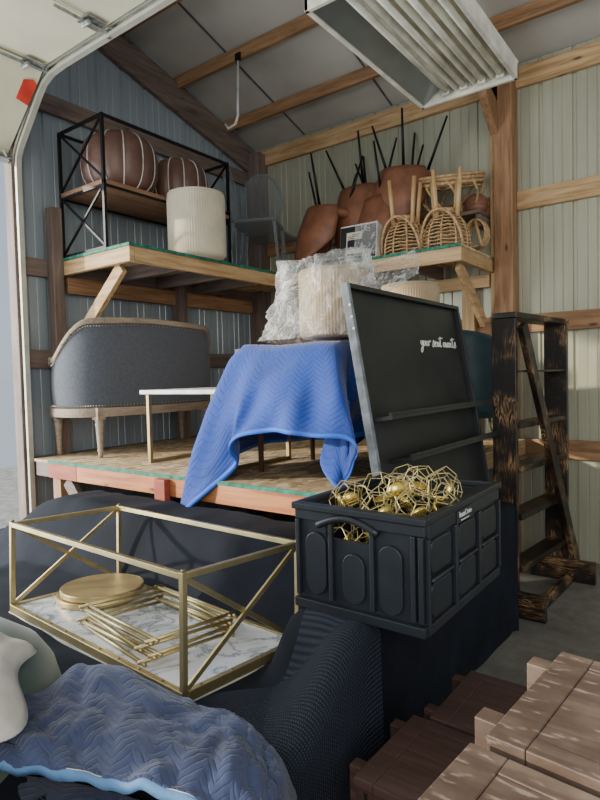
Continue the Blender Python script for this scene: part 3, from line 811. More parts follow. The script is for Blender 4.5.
for i in range(N):
    for k in range(4): m.f.append((i*4+k, i*4+(k+1) % 4, (i+1)*4+(k+1) % 4, (i+1)*4+k))
m.build('hem_binding', 'binding_blue', mb, smooth=True)

MB().grid(lambda u, v: (1.86+.48*u, -1.60+.03*math.sin(u*19)*v+.10*v, TT+.004-.60*v-.05*math.sin(u*9)*v), 40, 14, uvf=lambda u, v: (u*.5, v*.6)).build('rear_drop', 'quilt_blue', mb, smooth=True, solid=.008)
# ribbed ottoman on the blanket and its plastic bag
ottoman(2.24, -2.02, TT+.035, .185, .35, 'tan_fabric', 'tan ribbed drum ottoman inside the clear plastic bag on the blue blanket')
pb = thing('plastic_bag', (2.2, -2.05, TT), 'crumpled clear plastic bag over the ottoman on the blue blanket', 'bag')
def bag(u, v):
    a = 2*PI*u
    f = sstep(0, 1, v)
    r = .235*(1-.12*v)+.045*nz(math.cos(a)*2.2+v*2, math.sin(a)*2.2, v*3)
    if v > .85: r *= max(.02, 1-((v-.85)/.15)**1.5)
    x = 2.22+r*math.cos(a)*1.08; y = -2.05+r*math.sin(a)
    sk = max(0, -math.cos(a))**3*max(0, 1-abs(v-.35)*2.4)
    x -= .13*sk; 
    lo_ = max(0, 1-v*5)
    x -= .10*lo_*max(0, -math.cos(a)); y -= .05*lo_
    z = TT+.03+.39*min(1, v/.85)+.03*nz(a, v*5, 9)
    z += .05*max(0, math.cos(a))*sstep(.5, 1, v)
    cz = .030*(1-abs(nz(math.cos(a)*5+v*3, math.sin(a)*5, v*5))*3.2)
    return (x+math.cos(a)*cz+.01*nz(a*3, v*8, 5), y+math.sin(a)*cz+.01*nz(a*3, v*8, 7), z)
MB().grid(bag, 90, 40).build('bag_body', 'plastic_film', pb, smooth=True)
def tail(u, v):
    x = 2.20+.50*u; y = -2.06-.05*v+.03*nz(u*5, v*5, 2)+.10*u
    z = 1.93+.06*u-(.14*(1-.1*u))*(1-v)+.02*nz(u*6, v*4, 8)+.025*math.sin(u*PI*2.2)
    return (x, y+.03*math.sin(v*9+u*4), z)
MB().grid(tail, 36, 16).build('bag_mouth', 'plastic_film', pb, smooth=True)

# stacked cream ottomans behind the board
ottoman(2.27, -1.20, LZ, .19, .53, 'cream_fabric', 'lower of two stacked cream ribbed ottomans hidden behind the black board')
ottoman(2.27, -1.20, LZ+.54, .18, .53, 'tan_fabric', 'top ribbed ottoman peeking above the top edge of the black board')

# teal velvet chair
vc = thing('velvet_chair', (2.45, -.72, LZ), 'dark teal velvet barrel chair on the platform behind the black board', 'chair')
def vb(u, v):
    a = R(-115)+R(230)*u; k = 1+.05*math.sin(v*PI)
    return (2.45+.24*k*math.sin(a), -.76-.24*k*math.cos(a)*-1*-1, LZ+.22+(.56-.20*abs(2*u-1)**2)*v)
MB().grid(vb, 36, 10).build('backrest', 'teal_velvet', vc, smooth=True, solid=.05)
MB().lathe([(.02, .22), (.19, .22), (.215, .25), (.215, .32), (.19, .36), (.02, .37)], (2.45, -.76, LZ), 32).build('seat', 'teal_velvet', vc, smooth=True)
for sx in (-1, 1):
    for sy in (-1, 1): MB().tube([(2.45+sx*.12, -.76+sy*.12, LZ+.23), (2.45+sx*.16, -.76+sy*.16, LZ)], [.014, .009], 8).build('leg', 'brass', vc, smooth=True)

# ------------------------------------------------------------------ black seating-chart board
BT = Vector((2.60, 0, 1.785)); BB = Vector((2.785, 0, .705))
upv = (BT-BB).normalized(); nv = Vector((upv.z, 0, -upv.x)); Hb = (BT-BB).length
ya, yb_ = -2.50, -1.27
cb = thing('display_board', (2.74, -1.9, .705), 'tall black framed board with two ledges and white script, leaning back', 'sign')
def bd(y0, y1, s0, s1, n0, n1):
    vs = []
    for yy in (y0, y1):
        for (s_, n_) in ((s0, n0), (s1, n0), (s1, n1), (s0, n1)): vs.append(BB+upv*s_+nv*n_+Vector((0, yy, 0)))
    return MB().add(vs, [(0,1,2,3),(7,6,5,4),(0,4,5,1),(1,5,6,2),(2,6,7,3),(3,7,4,0)])
bd(ya+.02, yb_-.02, .01, Hb-.01, -.025, -.010).build('panel', 'chalkboard', cb)
tag(bd(ya, ya+.022, 0, Hb, -.022, .015).build('side_frame', 'lit_edge', cb, bevel=.002), 'near side edge with door light painted in as grey')
bd(yb_-.022, yb_, 0, Hb, -.022, .015).build('side_frame', 'black_paint', cb, bevel=.002)
bd(ya+.023, yb_-.023, Hb-.022, Hb, -.022, .015).build('top_frame', 'black_paint', cb, bevel=.002)
bd(ya+.023, yb_-.023, 0, .022, -.022, .015).build('bottom_frame', 'black_paint', cb, bevel=.002)
for s_ in (.315, .50):
    l = bd(ya+.15 if s_ < .4 else ya+.03, yb_+.05, s_, s_+.018, -.009, .10).build('ledge', 'black_paint', cb, bevel=.002)
    bd(ya+.15 if s_ < .4 else ya+.03, yb_+.05, s_+.0185, s_+.03, .088, .10).build('ledge_lip', 'black_paint', l)
# screw heads on the side edge
m = MB()
for s_ in (.95, 1.0, .90):
    p = BB+upv*s_+nv*.01+Vector((0, ya-.001, 0)); m.tube([p, p+Vector((0, -.002, 0))], .006, 10)
m.build('screw', 'chalk_white', cb)
# handwritten words: strokes in a unit box (x right, z up), narrow tall script
GL = {
 'y': [[(0,.5),(.05,.15),(.2,.1),(.35,.5)],[(.35,.5),(.3,-.2),(.15,-.6),(0,-.5),(.1,-.2),(.5,.15)]],
 'o': [[(.3,.45),(.05,.4),(.0,.15),(.15,.02),(.3,.15),(.3,.45),(.5,.35)]],
 'u': [[(0,.5),(.02,.15),(.15,.02),(.3,.2),(.33,.5),(.33,.1),(.5,.05)]],
 'r': [[(0,.1),(.05,.5),(.1,.4),(.3,.55),(.32,.4)]],
 's': [[(0,.05),(.25,.6),(.3,.2),(.2,-.05),(.02,.0)],[(.2,0),(.45,.15)]],
 'e': [[(0,.2),(.25,.35),(.2,.5),(.05,.4),(.05,.1),(.2,0),(.45,.15)]],
 'a': [[(.3,.42),(.1,.45),(.0,.2),(.12,.02),(.3,.2),(.32,.45),(.32,.05),(.5,.08)]],
 't': [[(.15,1.0),(.12,.2),(.2,0),(.4,.1)],[(-.15,.8),(.6,.9)]],
 'w': [[(0,.5),(.05,.05),(.2,.05),(.25,.4),(.3,.05),(.45,.05),(.5,.5)]],
 'i': [[(.05,.5),(.08,.05),(.25,.08)],[(.06,.68),(.08,.72)]],
}
m = MB(); cx_ = 0
for ch in 'your seat awaits':
    if ch == ' ': cx_ += .22; continue
    w = .58 if ch == 'w' else .30 if ch == 'i' else .47
    for stq in GL[ch]:
        P = []
        n_ = max(6, len(stq)*4)
        for k in range(n_+1):
            q = catmull([(a, 0, c) for a, c in stq], k/n_); P.append(q)
        out = []
        for q in P:
            X = cx_+q.x*.9+q.z*.16
            out.append(BB+upv*(1.235-.02*X*.0+q.z*.055-.45*0)+nv*(-.008)+Vector((0, 0, 0)) + Vector((0, -1.83+X*.077, 0)) - upv*.385*0)
        m.tube(out, .0030, 5)
    cx_ += w*.86
WORDW = cx_
off = upv*(-.385)
m.v = [p+off for p in m.v]
m.build('script_lettering', 'chalk_white', cb)

# ------------------------------------------------------------------ burnt-wood display ladder
lt = thing('ladder_rack', (2.95, -.8, 0), 'tall burnt-wood ladder rack with a diagonal brace standing by the post', 'rack')
MB().box(2.79, 2.925, -1.22, -1.18, 0, 1.70).build('upright', 'charredZ', lt, bevel=.004)
MB().box(2.885, 3.03, -.45, -.41, 0, 1.70).build('upright', 'charredZ', lt, bevel=.004)
MB().prism([(2.79, -1.22), (2.93, -1.22), (3.035, -.41), (2.885, -.41)], 'Z', 1.702, 1.735).build('top_board', 'charredY', lt, bevel=.004)
for z, w in ((1.405, .014), (1.10, .03), (.85, .035), (.575, .035), (.27, .035)):
    MB().prism([(2.83, -1.178), (2.94, -1.178), (3.02, -.452), (2.90, -.452)], 'Z', z-w, z).build('shelf', 'charredY', lt, bevel=.003)
MB().beam((2.955, -1.20, 1.66), (3.07, -.40, .10), .035, .075).build('diagonal_brace', 'charredZ', lt, bevel=.004)
MB().box(2.80, 3.085, -1.262, -1.222, 0, .145).build('foot', 'charredX', lt, bevel=.004)
MB().box(2.80, 3.20, -.492, -.452, 0, .145).build('foot', 'charredX', lt, bevel=.004)
MB().beam((3.02, -1.18, .04), (3.06, -.5, .04), .03, .07).build('base_rail', 'charredY', lt, bevel=.004)

# ------------------------------------------------------------------ black cloth over the low stacks in the middle
GC = Vector((2.1525, -3.2345, .5))
def gbase(x, y): return .5+.0195*(x-2.15)-.0467*(y+3.235)
def Htop(x, y):
    g = gbase(x, y)-.022
    g = max(.40, min(g, .54))
    t = sstep(2.74, 2.84, x)*sstep(-3.30, -3.19, y)
    back = sstep(-2.98, -2.82, y)*(1-sstep(2.70, 2.80, x))
    bz = .47+.30*sstep(.1, 1.0, x)
    h = g*(1-back)+bz*back
    h = h*(1-t)+.700*t
    fr = sstep(-3.44, -3.56, y)*sstep(2.3, 2.7, x)
    h = h+(.50-h)*fr*.8
    flat = t > .98 or back > .98
    h += .012*nz(x*5, y*5)*(0 if (t > .9) else 1) + (.015*nz(x*9, y*3, 4) if back > .3 else 0)
    h -= .16*sstep(.9, .2, x)*(1-back)
    return h
def xedge(y):
    return 2.985+.10*sstep(-2.2, -3.2, y)
th_ = thing('black_cloth', (2.0, -3.0, 0), 'large black cloth draped over low stacks under the crate and brass table', 'cloth')
NXa, NYa = 84, 92
Y0, Y1 = -4.25, -1.45
def dr(u, v):
    y = Y0+(Y1-Y0)*v
    xe = xedge(y)
    if u < .74:
        x = .12+(xe-.03-.12)*(u/.74); return (x, y, Htop(x, y))
    w = (u-.74)/.26
    zt = Htop(xe-.03, y)
    if w < .15:
        a = w/.15*PI/2; return (xe-.03+.03*math.sin(a), y, zt-.03*(1-math.cos(a)))
    q = (w-.15)/.85
    z = (zt-.03)*(1-q)+.004*q
    fold = (.010*math.sin(y*7)+.004*math.sin(y*17+2))*q
    return (xe+fold-.03*q*sstep(-3.0, -2.0, y), y, z)
MB().grid(dr, NXa, NYa, skip=lambda u, v: (Y0+(Y1-Y0)*v > -2.60) and (u < .74) and (.12+(xedge(-2)-.15)*(u/.74) < 2.68)).build('draped_top', 'black_cloth', th_, smooth=True)
MB().grid(lambda u, v: (.12+2.58*u, -2.60+.012*math.sin(u*60)*(1-v), .004+(Htop(.12+2.58*u, -2.605)-.004)*v), 80, 8).build('rear_drop', 'black_cloth', th_, smooth=True)
MB().grid(lambda u, v: (2.69+.30*u, -1.45+.02*math.sin(u*20)*(1-v), .004+(.69)*v), 20, 8).build('end_drop', 'black_cloth', th_, smooth=True)
MB().grid(lambda u, v: (2.69+.012*math.sin(u*40)*(1-v), -2.6+1.15*u, .004+(.69)*v), 30, 8).build('inner_drop', 'black_cloth', th_, smooth=True)
MB().grid(lambda u, v: (.12+2.95*u, Y0-.02*math.sin(u*60)*(1-v), .004+(Htop(.12+2.95*u, Y0)-.004)*v), 80, 8).build('front_drop', 'black_cloth', th_, smooth=True)
# waffle-knit sheet
wf = thing('waffle_cloth', (2.9, -3.5, .5), 'black waffle-knit cloth sagging from under the crate toward the navy blanket', 'cloth')
def wfz(x, y):
    r = .47+.20*sstep(2.78, 3.06, x)*sstep(-3.62, -3.20, y)**1.3+.03*sstep(2.9, 3.05, x)
    return max(Htop(x, y), r)+.010
def wff(u, v):
    y = -4.15+1.00*v
    xe = xedge(y)+.022
    xl = 2.72+.16*sstep(-3.5, -3.2, y)
    if u < .45:
        x = xl+(xe-.05-xl)*(u/.45)
        z = wfz(x, y)+.006*math.sin(y*26+x*14)*math.sin(u/.45*PI)
        return (x, y, z)
    w = (u-.45)/.55; zt = wfz(xe-.05, y)
    if w < .2:
        a = w/.2*PI/2; return (xe-.05+.05*math.sin(a), y, zt-.05*(1-math.cos(a)))
    q = (w-.2)/.8
    return (xe+(.012*math.sin(y*22+3*q))*q, y, (zt-.05)*(1-q)+.03*q)
MB().grid(wff, 70, 80, uvf=lambda u, v: (u*.85, v*1.0)).build('sheet', 'waffle_black', wf, smooth=True)

# ------------------------------------------------------------------ brass and marble coffee table lying upside down
def Rm(a, b, c):
    return (Matrix.Rotation(a, 3, 'Z') @ Matrix.Rotation(b, 3, 'Y') @ Matrix.Rotation(c, 3, 'X')).to_4x4()
GM = Matrix.Translation(GC) @ Rm(-.0752, -.0195, -.0467)
GL_, GW, GH = 1.109, .482, .343
gt = thing('coffee_table', tuple(GC), 'upside-down coffee table with brass X-braced legs and white marble top', 'table')
def gb(*a): return MB().box(*a).xform(GM)
hx, hy, tb = GL_/2, GW/2, .0088
def G_(m, name, mat, **k): m.xform(GM); return m.build(name, mat, gt, **k)
G_(MB().box(-hx+.012, hx-.012, -hy+.012, hy-.012, -.008, .006), 'marble_top', 'marble')
m = MB()
for sy in (-1, 1): m.box(-hx-.004, hx+.004, sy*hy-.010, sy*hy+.010, -.016, .012)
for sx in (-1, 1): m.box(sx*hx-.010, sx*hx+.010, -hy+.0101, hy-.0101, -.016, .012)
G_(m, 'base_frame', 'brass', bevel=.0015)
G_(MB().box(-hx-.008, hx+.008, -hy-.012, -hy-.0105, -.030, -.0165).box(hx+.0105, hx+.012, -hy, hy, -.030, -.0165).box(-hx, hx, -hy, hy, -.020, -.017), 'underside_panel', 'fixture_white')
m = MB()
for k in range(9):
    xx = -hx+.1+k*(GL_-.2)/8; m.lathe([(.005, 0), (.004, .003), (.001, .0035)], (xx, -hy+.0, .012), 8)
for k in range(4):
    yy = -hy+.06+k*.12; m.lathe([(.005, 0), (.004, .003), (.001, .0035)], (hx, yy, .012), 8)
tag(G_(m, 'screws', 'brass_dark'))
for sx in (-1, 1):
    for sy in (-1, 1):
        G_(MB().box(sx*hx-tb, sx*hx+tb, sy*hy-tb, sy*hy+tb, .012, GH), 'leg', 'brass', bevel=.0015)
        G_(MB().lathe([(.007, 0), (.008, .004), (.004, .008)], (sx*hx, sy*hy, GH), 10), 'foot', 'brass_dark')
m = MB()
for sy in (-1, 1): m.box(-hx+tb, hx-tb, sy*hy-tb, sy*hy+tb, GH-.02, GH-.002)
for sx in (-1, 1): m.box(sx*hx-tb, sx*hx+tb, -hy+tb, hy-tb, GH-.02, GH-.002)
G_(m, 'leg_rail', 'brass', bevel=.0015)
for sx in (-1, 1):
    G_(MB().beam((sx*hx, -hy+.01, .015), (sx*hx, hy-.01, GH-.02), .008, .016), 'cross_brace', 'brass')
    G_(MB().beam((sx*hx-.008, hy-.01, .015), (sx*hx-.008, -hy+.01, GH-.02), .006, .016), 'cross_brace', 'brass')
# two brass discs
for k, (dx, dy, lab) in enumerate(((0, 0, 'lower of two stacked round brushed-brass trays on the marble'), (.008, .012, 'upper of two stacked round brushed-brass trays on the marble'))):
    c = GM @ Vector((-.375+dx, .035+dy, .0065+k*.026))
    dd = thing('brass_tray', tuple(c), lab, 'tray', 'stacked round brass trays')
    T = Matrix.Translation(c) @ Rm(0, -.0195, -.0467)
    MB().lathe([(.12, 0), (.160, .0), (.166, .004), (.166, .022), (.162, .025), (.158, .0245), (.001, .0245)], (0, 0, 0), 72).xform(T).build('plate', 'brass_disc', dd, smooth=True, bevel=.001)
    MB().tube([T @ Vector((.165*math.cos(a*PI/36), .165*math.sin(a*PI/36), .0225)) for a in range(72)], .0022, 6, closed=True).build('rolled_rim', 'brass', dd, smooth=True)
# stacked square brass riser frames
rc = GM.inverted() @ Vector((2.262, -3.27, .52))
labs = ['lowest of four stacked square brass riser frames on the marble', 'second square brass riser frame up in the stack on the marble', 'third square brass riser frame up in the stack on the marble', 'topmost square brass riser frame of the stack on the marble']
for k in range(4):
    z = .0135+k*.019
    T = GM @ Matrix.Translation((rc.x+.006*(k % 2)-.012*(k > 1), rc.y+.004*k, z)) @ Matrix.Rotation(R((-7, -2, -9, -4)[k]+1), 4, 'Z')
    f = thing('riser_frame', tuple(T @ Vector((0, 0, 0))), labs[k], 'frame', 'stacked square brass riser frames')
    w, l = .225, .165
    def rod(a, b): return MB().tube([T @ Vector(a), T @ Vector(b)], .0064, 8)
    for sy in (-1, 1): rod((-w-.015, sy*l, 0), (w+.015, sy*l, 0)).build('long_rod', 'brass', f, smooth=True)
    for sx in (-1, 1): rod((sx*w, -l-.015, .006), (sx*w, l+.015, .006)).build('short_rod', 'brass', f, smooth=True)
    if k == 3 or k == 1:
        for sy in (-1, 1): rod((-w-.015, sy*(l-.02), .004), (w+.015, sy*(l-.02), .004)).build('inner_rod', 'brass', f, smooth=True)

# ------------------------------------------------------------------ black folding crate
CX0, CX1, CY0, CY1, CZ0, CZ1 = 2.845, 3.258, -3.18, -2.60, .712, 1.022
cr = thing('storage_crate', ((CX0+CX1)/2, (CY0+CY1)/2, CZ0), 'black plastic folding crate full of gold wire holders on the black cloth', 'crate')
t_ = .012
MB().box(CX0+.004, CX1-.004, CY0+.004, CY1-.004, CZ0, CZ0+.012).build('bottom', 'black_plastic', cr)
# side walls (long sides)
MB().box(CX0, CX0+t_, CY0, CY1, CZ0+.012, CZ1-.045).build('side_wall', 'black_plastic', cr)
sw = MB().box(CX1-t_, CX1, CY0, CY1, CZ0+.012, CZ1-.045).build('side_wall', 'black_plastic', cr)
MB().box(CX0+t_, CX1-t_, CY1-t_, CY1, CZ0+.012, CZ1-.045).build('end_wall', 'black_plastic', cr)
# front end wall with handle opening
cxm = CX0+(CX1-CX0)*.45
hx0, hx1, hz0, hz1 = cxm-.085, cxm+.075, .925, .968
m = MB()
m.box(CX0+t_, CX1-t_, CY0, CY0+t_, CZ0+.012, hz0)
m.box(CX0+t_, hx0, CY0, CY0+t_, hz0, CZ1-.045); m.box(hx1, CX1-t_, CY0, CY0+t_, hz0, CZ1-.045)
ew = m.build('end_wall', 'black_plastic', cr)
def capsule(cx, cz, w, h, y, depth, plane='Y', n=10, rr=None):
    r = rr if rr else w/2; pts = []
    for (sx, sz, a0) in ((1, 1, 0), (-1, 1, 90), (-1, -1, 180), (1, -1, 270)):
        for k in range(n+1):
            a = R(a0+90*k/n); pts.append((cx+sx*(w/2-r)+r*math.cos(a), cz+sz*(h/2-r)+r*math.sin(a)))
    return pts
for (cx_, z0_, z1_) in ((CX0+.068, .752, .938), (cxm+.012, .748, .893), (CX1-.098, .742, .935)):
    mm = MB().prism(capsule(cx_, (z0_+z1_)/2, .074, z1_-z0_, 0, 0), 'Y', CY0-.010, CY0+.001)
    mm.build('oval_panel', 'black_plastic', ew, bevel=.005)
for xx in (CX0+.006, CX0+.124, cxm+.075, CX1-.028, CX1-.006):
    MB().box(xx-.007, xx+.007, CY0-.016, CY0-.0005, CZ0+.03, CZ1-.05).build('vertical_rib', 'black_plastic', ew, bevel=.003)
m = MB(); pts = [(hx0-.02+ (hx1-hx0+.04)*k/14, CY0-.012, .962+.030*math.sin(PI*k/14)) for k in range(15)]
m.tube(pts, .011, 8); m.build('handle_arch', 'black_plastic', ew, smooth=True)
# rim
e_ = .012
m = MB()
m.box(CX0-e_, CX1+e_, CY0-e_-.008, CY0+.012, CZ1-.020, CZ1+.0)
m.box(CX0-e_, CX1+e_, CY1-.012, CY1+e_, CZ1-.020, CZ1)
m.box(CX0-e_, CX0+.012, CY0+.012, CY1-.012, CZ1-.020, CZ1); m.box(CX1-.012, CX1+e_, CY0+.012, CY1-.012, CZ1-.020, CZ1)
m.build('rim', 'black_plastic', cr, bevel=.004)
m = MB()
m.prism([(CX0-.004, .972), (hx0-.02, .972), (hx0+.03, .992), (hx1-.03, .992), (hx1+.02, .972), (CX1+.006, .972), (CX1+.006, CZ1-.021), (CX0-.004, CZ1-.021)], 'Y', CY0-.012, CY0+.010)
m.box(CX1-.010, CX1+.008, CY0+.011, CY1, .965, CZ1-.021); m.box(CX0-.006, CX0+.010, CY0+.011, CY1, .965, CZ1-.021)
m.box(CX0+.011, CX1-.011, CY1-.010, CY1+.004, .965, CZ1-.021)
m.build('rim_band', 'black_plastic', cr, bevel=.003)
MB().box(CX0-.006, CX1+.006, CY0-.020, CY0+.004, CZ0-.006, CZ0+.022).box(CX1-.006, CX1+.010, CY0+.0041, CY1, CZ0-.006, CZ0+.022).build('base_lip', 'black_plastic', cr, bevel=.003)
# long side: two rows of three raised panels, mid hinge
Ls = (CY1-CY0)
for row, (z0_, z1_) in enumerate(((.742, .838), (.862, .955))):
    for c_ in range(3):
        yc = CY0+Ls*(c_+.5)/3
        pts = capsule(yc, (z0_+z1_)/2, Ls/3-.055, z1_-z0_, 0, 0, rr=.022)
        MB().prism(pts, 'X', CX1-.001, CX1+.007).build('side_panel', 'black_plastic', sw, bevel=.004)
for k in range(4):
    yy = CY0+Ls*k/3
    MB().box(CX1-.001, CX1+.014, max(CY0, yy-.010), min(CY1, yy+.010), CZ0+.023, .964).build('side_rib', 'black_plastic', sw, bevel=.003)
MB().box(CX1-.001, CX1+.006, CY0+.01, CY1-.01, .846, .854).build('hinge_line', 'dark_gap', sw)
m = MB()
for k in (0, 1, 2): m.tube([(CX1+.010, CY0+Ls*k/3+.02, .850), (CX1+.010, CY0+Ls*(k+1)/3-.03, .850)], .006, 8)
m.build('hinge_barrel', 'black_plastic', sw, smooth=True)
# rim ledge with latch slots (rear right)
MB().box(CX1-.05, CX1-.013, CY0+.20, CY1-.02, CZ1-.012, CZ1-.006).build('latch_rail', 'black_plastic', cr, bevel=.002)
# logo
def text_mesh(body, size, M, mat, parent, name='lettering', ext=.0006, shear=0):
    cu = bpy.data.curves.new(name, 'FONT'); cu.body = body; cu.size = size; cu.extrude = ext; cu.shear = shear
    cu.align_x = 'CENTER'; cu.align_y = 'CENTER'
    tmp = bpy.data.objects.new('tmp_text', cu); COL.objects.link(tmp)
    dg = bpy.context.evaluated_depsgraph_get(); me = bpy.data.meshes.new_from_object(tmp.evaluated_get(dg))
    bpy.data.objects.remove(tmp)
    me.transform(M); me.transform(Matrix.Translation(-ORG.get(parent.name, Vector((0, 0, 0)))))
    me.materials.clear(); me.materials.append(MATS[mat])
    ob = bpy.data.objects.new(name, me); COL.objects.link(ob); ob.parent = parent
    return ob
MB().box(CX1+.0081, CX1+.0115, CY0+.20, CY0+.33, .962, 1.000).build('logo_plate', 'black_plastic', cr, bevel=.002)
MT = Matrix.Translation((CX1+.0122, CY0+.262, .986)) @ Matrix(((0, 0, 1, 0), (1, 0, 0, 0), (0, 1, 0, 0), (0, 0, 0, 1)))
text_mesh('InstaCrate', .023, MT, 'chalk_white', cr)
MB().box(CX1+.0118, CX1+.0125, CY0+.225, CY0+.29, .968, .9705).build('logo_underline', 'chalk_white', cr)

# gold geometric wire candle holders
phi = (1+5**.5)/2
DV = [(a, b, c) for a in (-1, 1) for b in (-1, 1) for c in (-1, 1)]
DV += [(0, a/phi, b*phi) for a in (-1, 1) for b in (-1, 1)]+[(a/phi, b*phi, 0) for a in (-1, 1) for b in (-1, 1)]+[(a*phi, 0, b/phi) for a in (-1, 1) for b in (-1, 1)]
DV = [Vector(p).normalized() for p in DV]
EL = min((DV[i]-DV[j]).length for i in range(20) for j in range(i))
DE = [(i, j) for i in range(20) for j in range(i) if (DV[i]-DV[j]).length < EL*1.05]
def wire_holder(c, r, rot, label, sq=(1, 1, 1)):
    t = thing('candle_holder', c, label, 'candle holder', 'gold wire candle holders piled in the crate')
    M = Matrix.Translation(c) @ Matrix.Rotation(rot[0], 4, 'X') @ Matrix.Rotation(rot[1], 4, 'Y') @ Matrix.Rotation(rot[2], 4, 'Z') @ Matrix.Diagonal((*sq, 1))
    m = MB()
    for i, j in DE: m.tube([M @ (DV[i]*r), M @ (DV[j]*r)], .0015, 5, cap=False)
    m.build('wire_cage', 'gold_wire', t)
    M2 = Matrix.Translation(c) @ Matrix.Rotation(rot[0], 4, 'X') @ Matrix.Rotation(rot[1], 4, 'Y') @ Matrix.Translation((0, 0, -r*.5))
    MB().lathe([(.004, -.004), (.016, -.003), (.027, .006), (.031, .013), (.0295, .0135), (.018, .002), (.001, -.001)], (0, 0, 0), 24).xform(M2).build('cup', 'gold_cup', t, smooth=True)
HP = [((2.955, -3.06, 1.015), .068, 'wire candle holder at the near left corner of the crate pile'),
      ((3.07, -3.08, 1.000), .066, 'wire candle holder at the near middle of the crate pile'),
      ((3.16, -3.04, 1.005), .064, 'wire candle holder at the near right corner of the crate pile'),
      ((2.99, -2.93, 1.020), .066, 'wire candle holder at the left of the crate pile, second from the near end'),
      ((3.10, -2.93, 1.02), .070, 'wire candle holder topping the middle of the crate pile'),
      ((3.175, -2.87, 1.030), .066, 'wire candle holder against the lettered side of the crate'),
      ((3.03, -2.81, 1.030), .068, 'wire candle holder toward the far left of the crate pile'),
      ((3.13, -2.76, 1.020), .066, 'wire candle holder furthest back in the crate pile'),
      ((3.215, -2.95, 1.000), .050, 'small wire candle holder wedged along the lettered side of the crate'),
      ((2.90, -2.98, 1.000), .052, 'small wire candle holder against the far-left side wall of the crate'),
      ((3.08, -3.00, 1.05), .052, 'small wire candle holder perched highest at the near middle of the crate pile'),
      ((3.09, -2.84, 1.05), .052, 'small wire candle holder perched on top toward the far end of the crate pile'),
      ((2.93, -3.09, .895), .062, 'wire candle holder low in the crate at the left of the handle hole'),
      ((3.03, -3.10, .890), .062, 'wire candle holder low in the crate seen through the handle hole'),
      ((3.15, -3.09, .885), .062, 'wire candle holder low in the crate, right of the handle hole'),
      ((2.96, -2.96, .90), .064, 'wire candle holder buried low at the left middle of the crate'),
      ((3.09, -2.96, .90), .064, 'wire candle holder buried low at the centre of the crate'),
      ((3.17, -2.82, .90), .064, 'wire candle holder buried low at the far right of the crate'),
      ((3.00, -2.83, .90), .064, 'wire candle holder buried low at the far left of the crate')]
for i, (c, r, lb) in enumerate(HP):
    random.seed(i*3+1)
    wire_holder(c, r, (random.uniform(-1.3, 1.3), random.uniform(-1.3, 1.3), random.uniform(0, 3)), lb, (1, .9+.2*random.random(), .8+.3*random.random()))

# ------------------------------------------------------------------ navy blanket in the foreground
nb = thing('moving_blanket', (2.9, -3.8, .55), 'faded navy quilted moving blanket with pale blue binding, crumpled in the foreground', 'blanket')
rows = [
 [(2.28,-3.93,.47),(2.33,-3.78,.46),(2.44,-3.58,.455),(2.68,-3.53,.46),(2.92,-3.52,.47),(3.06,-3.55,.47),(3.135,-3.60,.46)],
 [(2.40,-3.96,.58),(2.47,-3.84,.585),(2.50,-3.665,.605),(2.80,-3.605,.585),(2.99,-3.60,.57),(3.10,-3.63,.56),(3.18,-3.70,.52)],
 [(2.50,-3.99,.61),(2.59,-3.89,.61),(2.66,-3.75,.615),(2.87,-3.69,.61),(3.03,-3.66,.60),(3.14,-3.69,.565),(3.20,-3.74,.52)],
 [(2.60,-4.01,.61),(2.68,-3.94,.615),(2.79,-3.85,.615),(2.95,-3.79,.61),(3.09,-3.735,.60),(3.175,-3.74,.56),(3.215,-3.765,.51)],
 [(2.66,-4.01,.60),(2.76,-3.965,.605),(2.88,-3.92,.605),(3.00,-3.875,.60),(3.12,-3.82,.585),(3.19,-3.79,.545),(3.22,-3.785,.50)]]
def bsurf(u, v):
    cols = [catmull(r, u) for r in rows]; p = catmull(cols, v)
    cr_ = 1-abs(nz(u*9+v*2, v*4-u*2, 6))*2.2; cr2 = 1-abs(nz(u*15-v*5, v*8+u*4, 11))*2.2
    p.z += .022*nz(u*7, v*3, 2)+.012*nz(u*16, v*8, 5)+(.011*max(0, cr_)**3+.006*max(0, cr2)**3-.004)*math.sin(min(1, v*1.02)*PI)**.6
    return p
def usc(u, v): return (u*1.25, v*.62)
MB().grid(bsurf, 130, 60, uvf=usc).build('folded_top', 'quilt_navy', nb, smooth=True, solid=-.012)
m = MB(); o = []
N = 130
def band(i, k):
    u = i/N
    p = bsurf(u, .955 if k == 0 else 1.0); p2 = bsurf(u, .93); return p
for k, (v0, dz, dd) in enumerate(((.935, .006, 0), (.968, .009, .0), (1.0, .005, .006), (1.0, -.014, .006), (.96, -.018, -.004))):
    for i in range(N+1):
        p = bsurf(i/N, v0); q = bsurf(i/N, min(1, v0))-bsurf(i/N, v0-.05); q.normalize()
        m.v.append(p+Vector((0, 0, dz))+q*dd)
for k in range(4):
    for i in range(N): m.f.append((k*(N+1)+i, (k+1)*(N+1)+i, (k+1)*(N+1)+i+1, k*(N+1)+i+1))
tag(m.build('edge_binding', 'binding_pale', nb, smooth=True), 'pale blue edge binding')
m = MB()
for vv in (.951, .984):
    m.tube([bsurf(i/200, vv)+Vector((0, 0, .0095 if vv < .96 else .0085)) for i in range(201)], .0012, 4)
m.build('binding_stitch', 'stitch', nb)
rows2 = [[(2.30,-4.02,.47),(2.6,-3.93,.50),(2.85,-3.86,.515),(3.05,-3.80,.51),(3.16,-3.76,.50),(3.23,-3.76,.49)],
         [(2.45,-4.15,.46),(2.7,-4.02,.49),(2.93,-3.95,.50),(3.10,-3.88,.49),(3.20,-3.83,.47),(3.25,-3.80,.44)],
         [(2.6,-4.26,.45),(2.8,-4.2,.46),(3.0,-4.08,.46),(3.15,-4.0,.45),(3.23,-3.92,.42),(3.27,-3.86,.38)]]
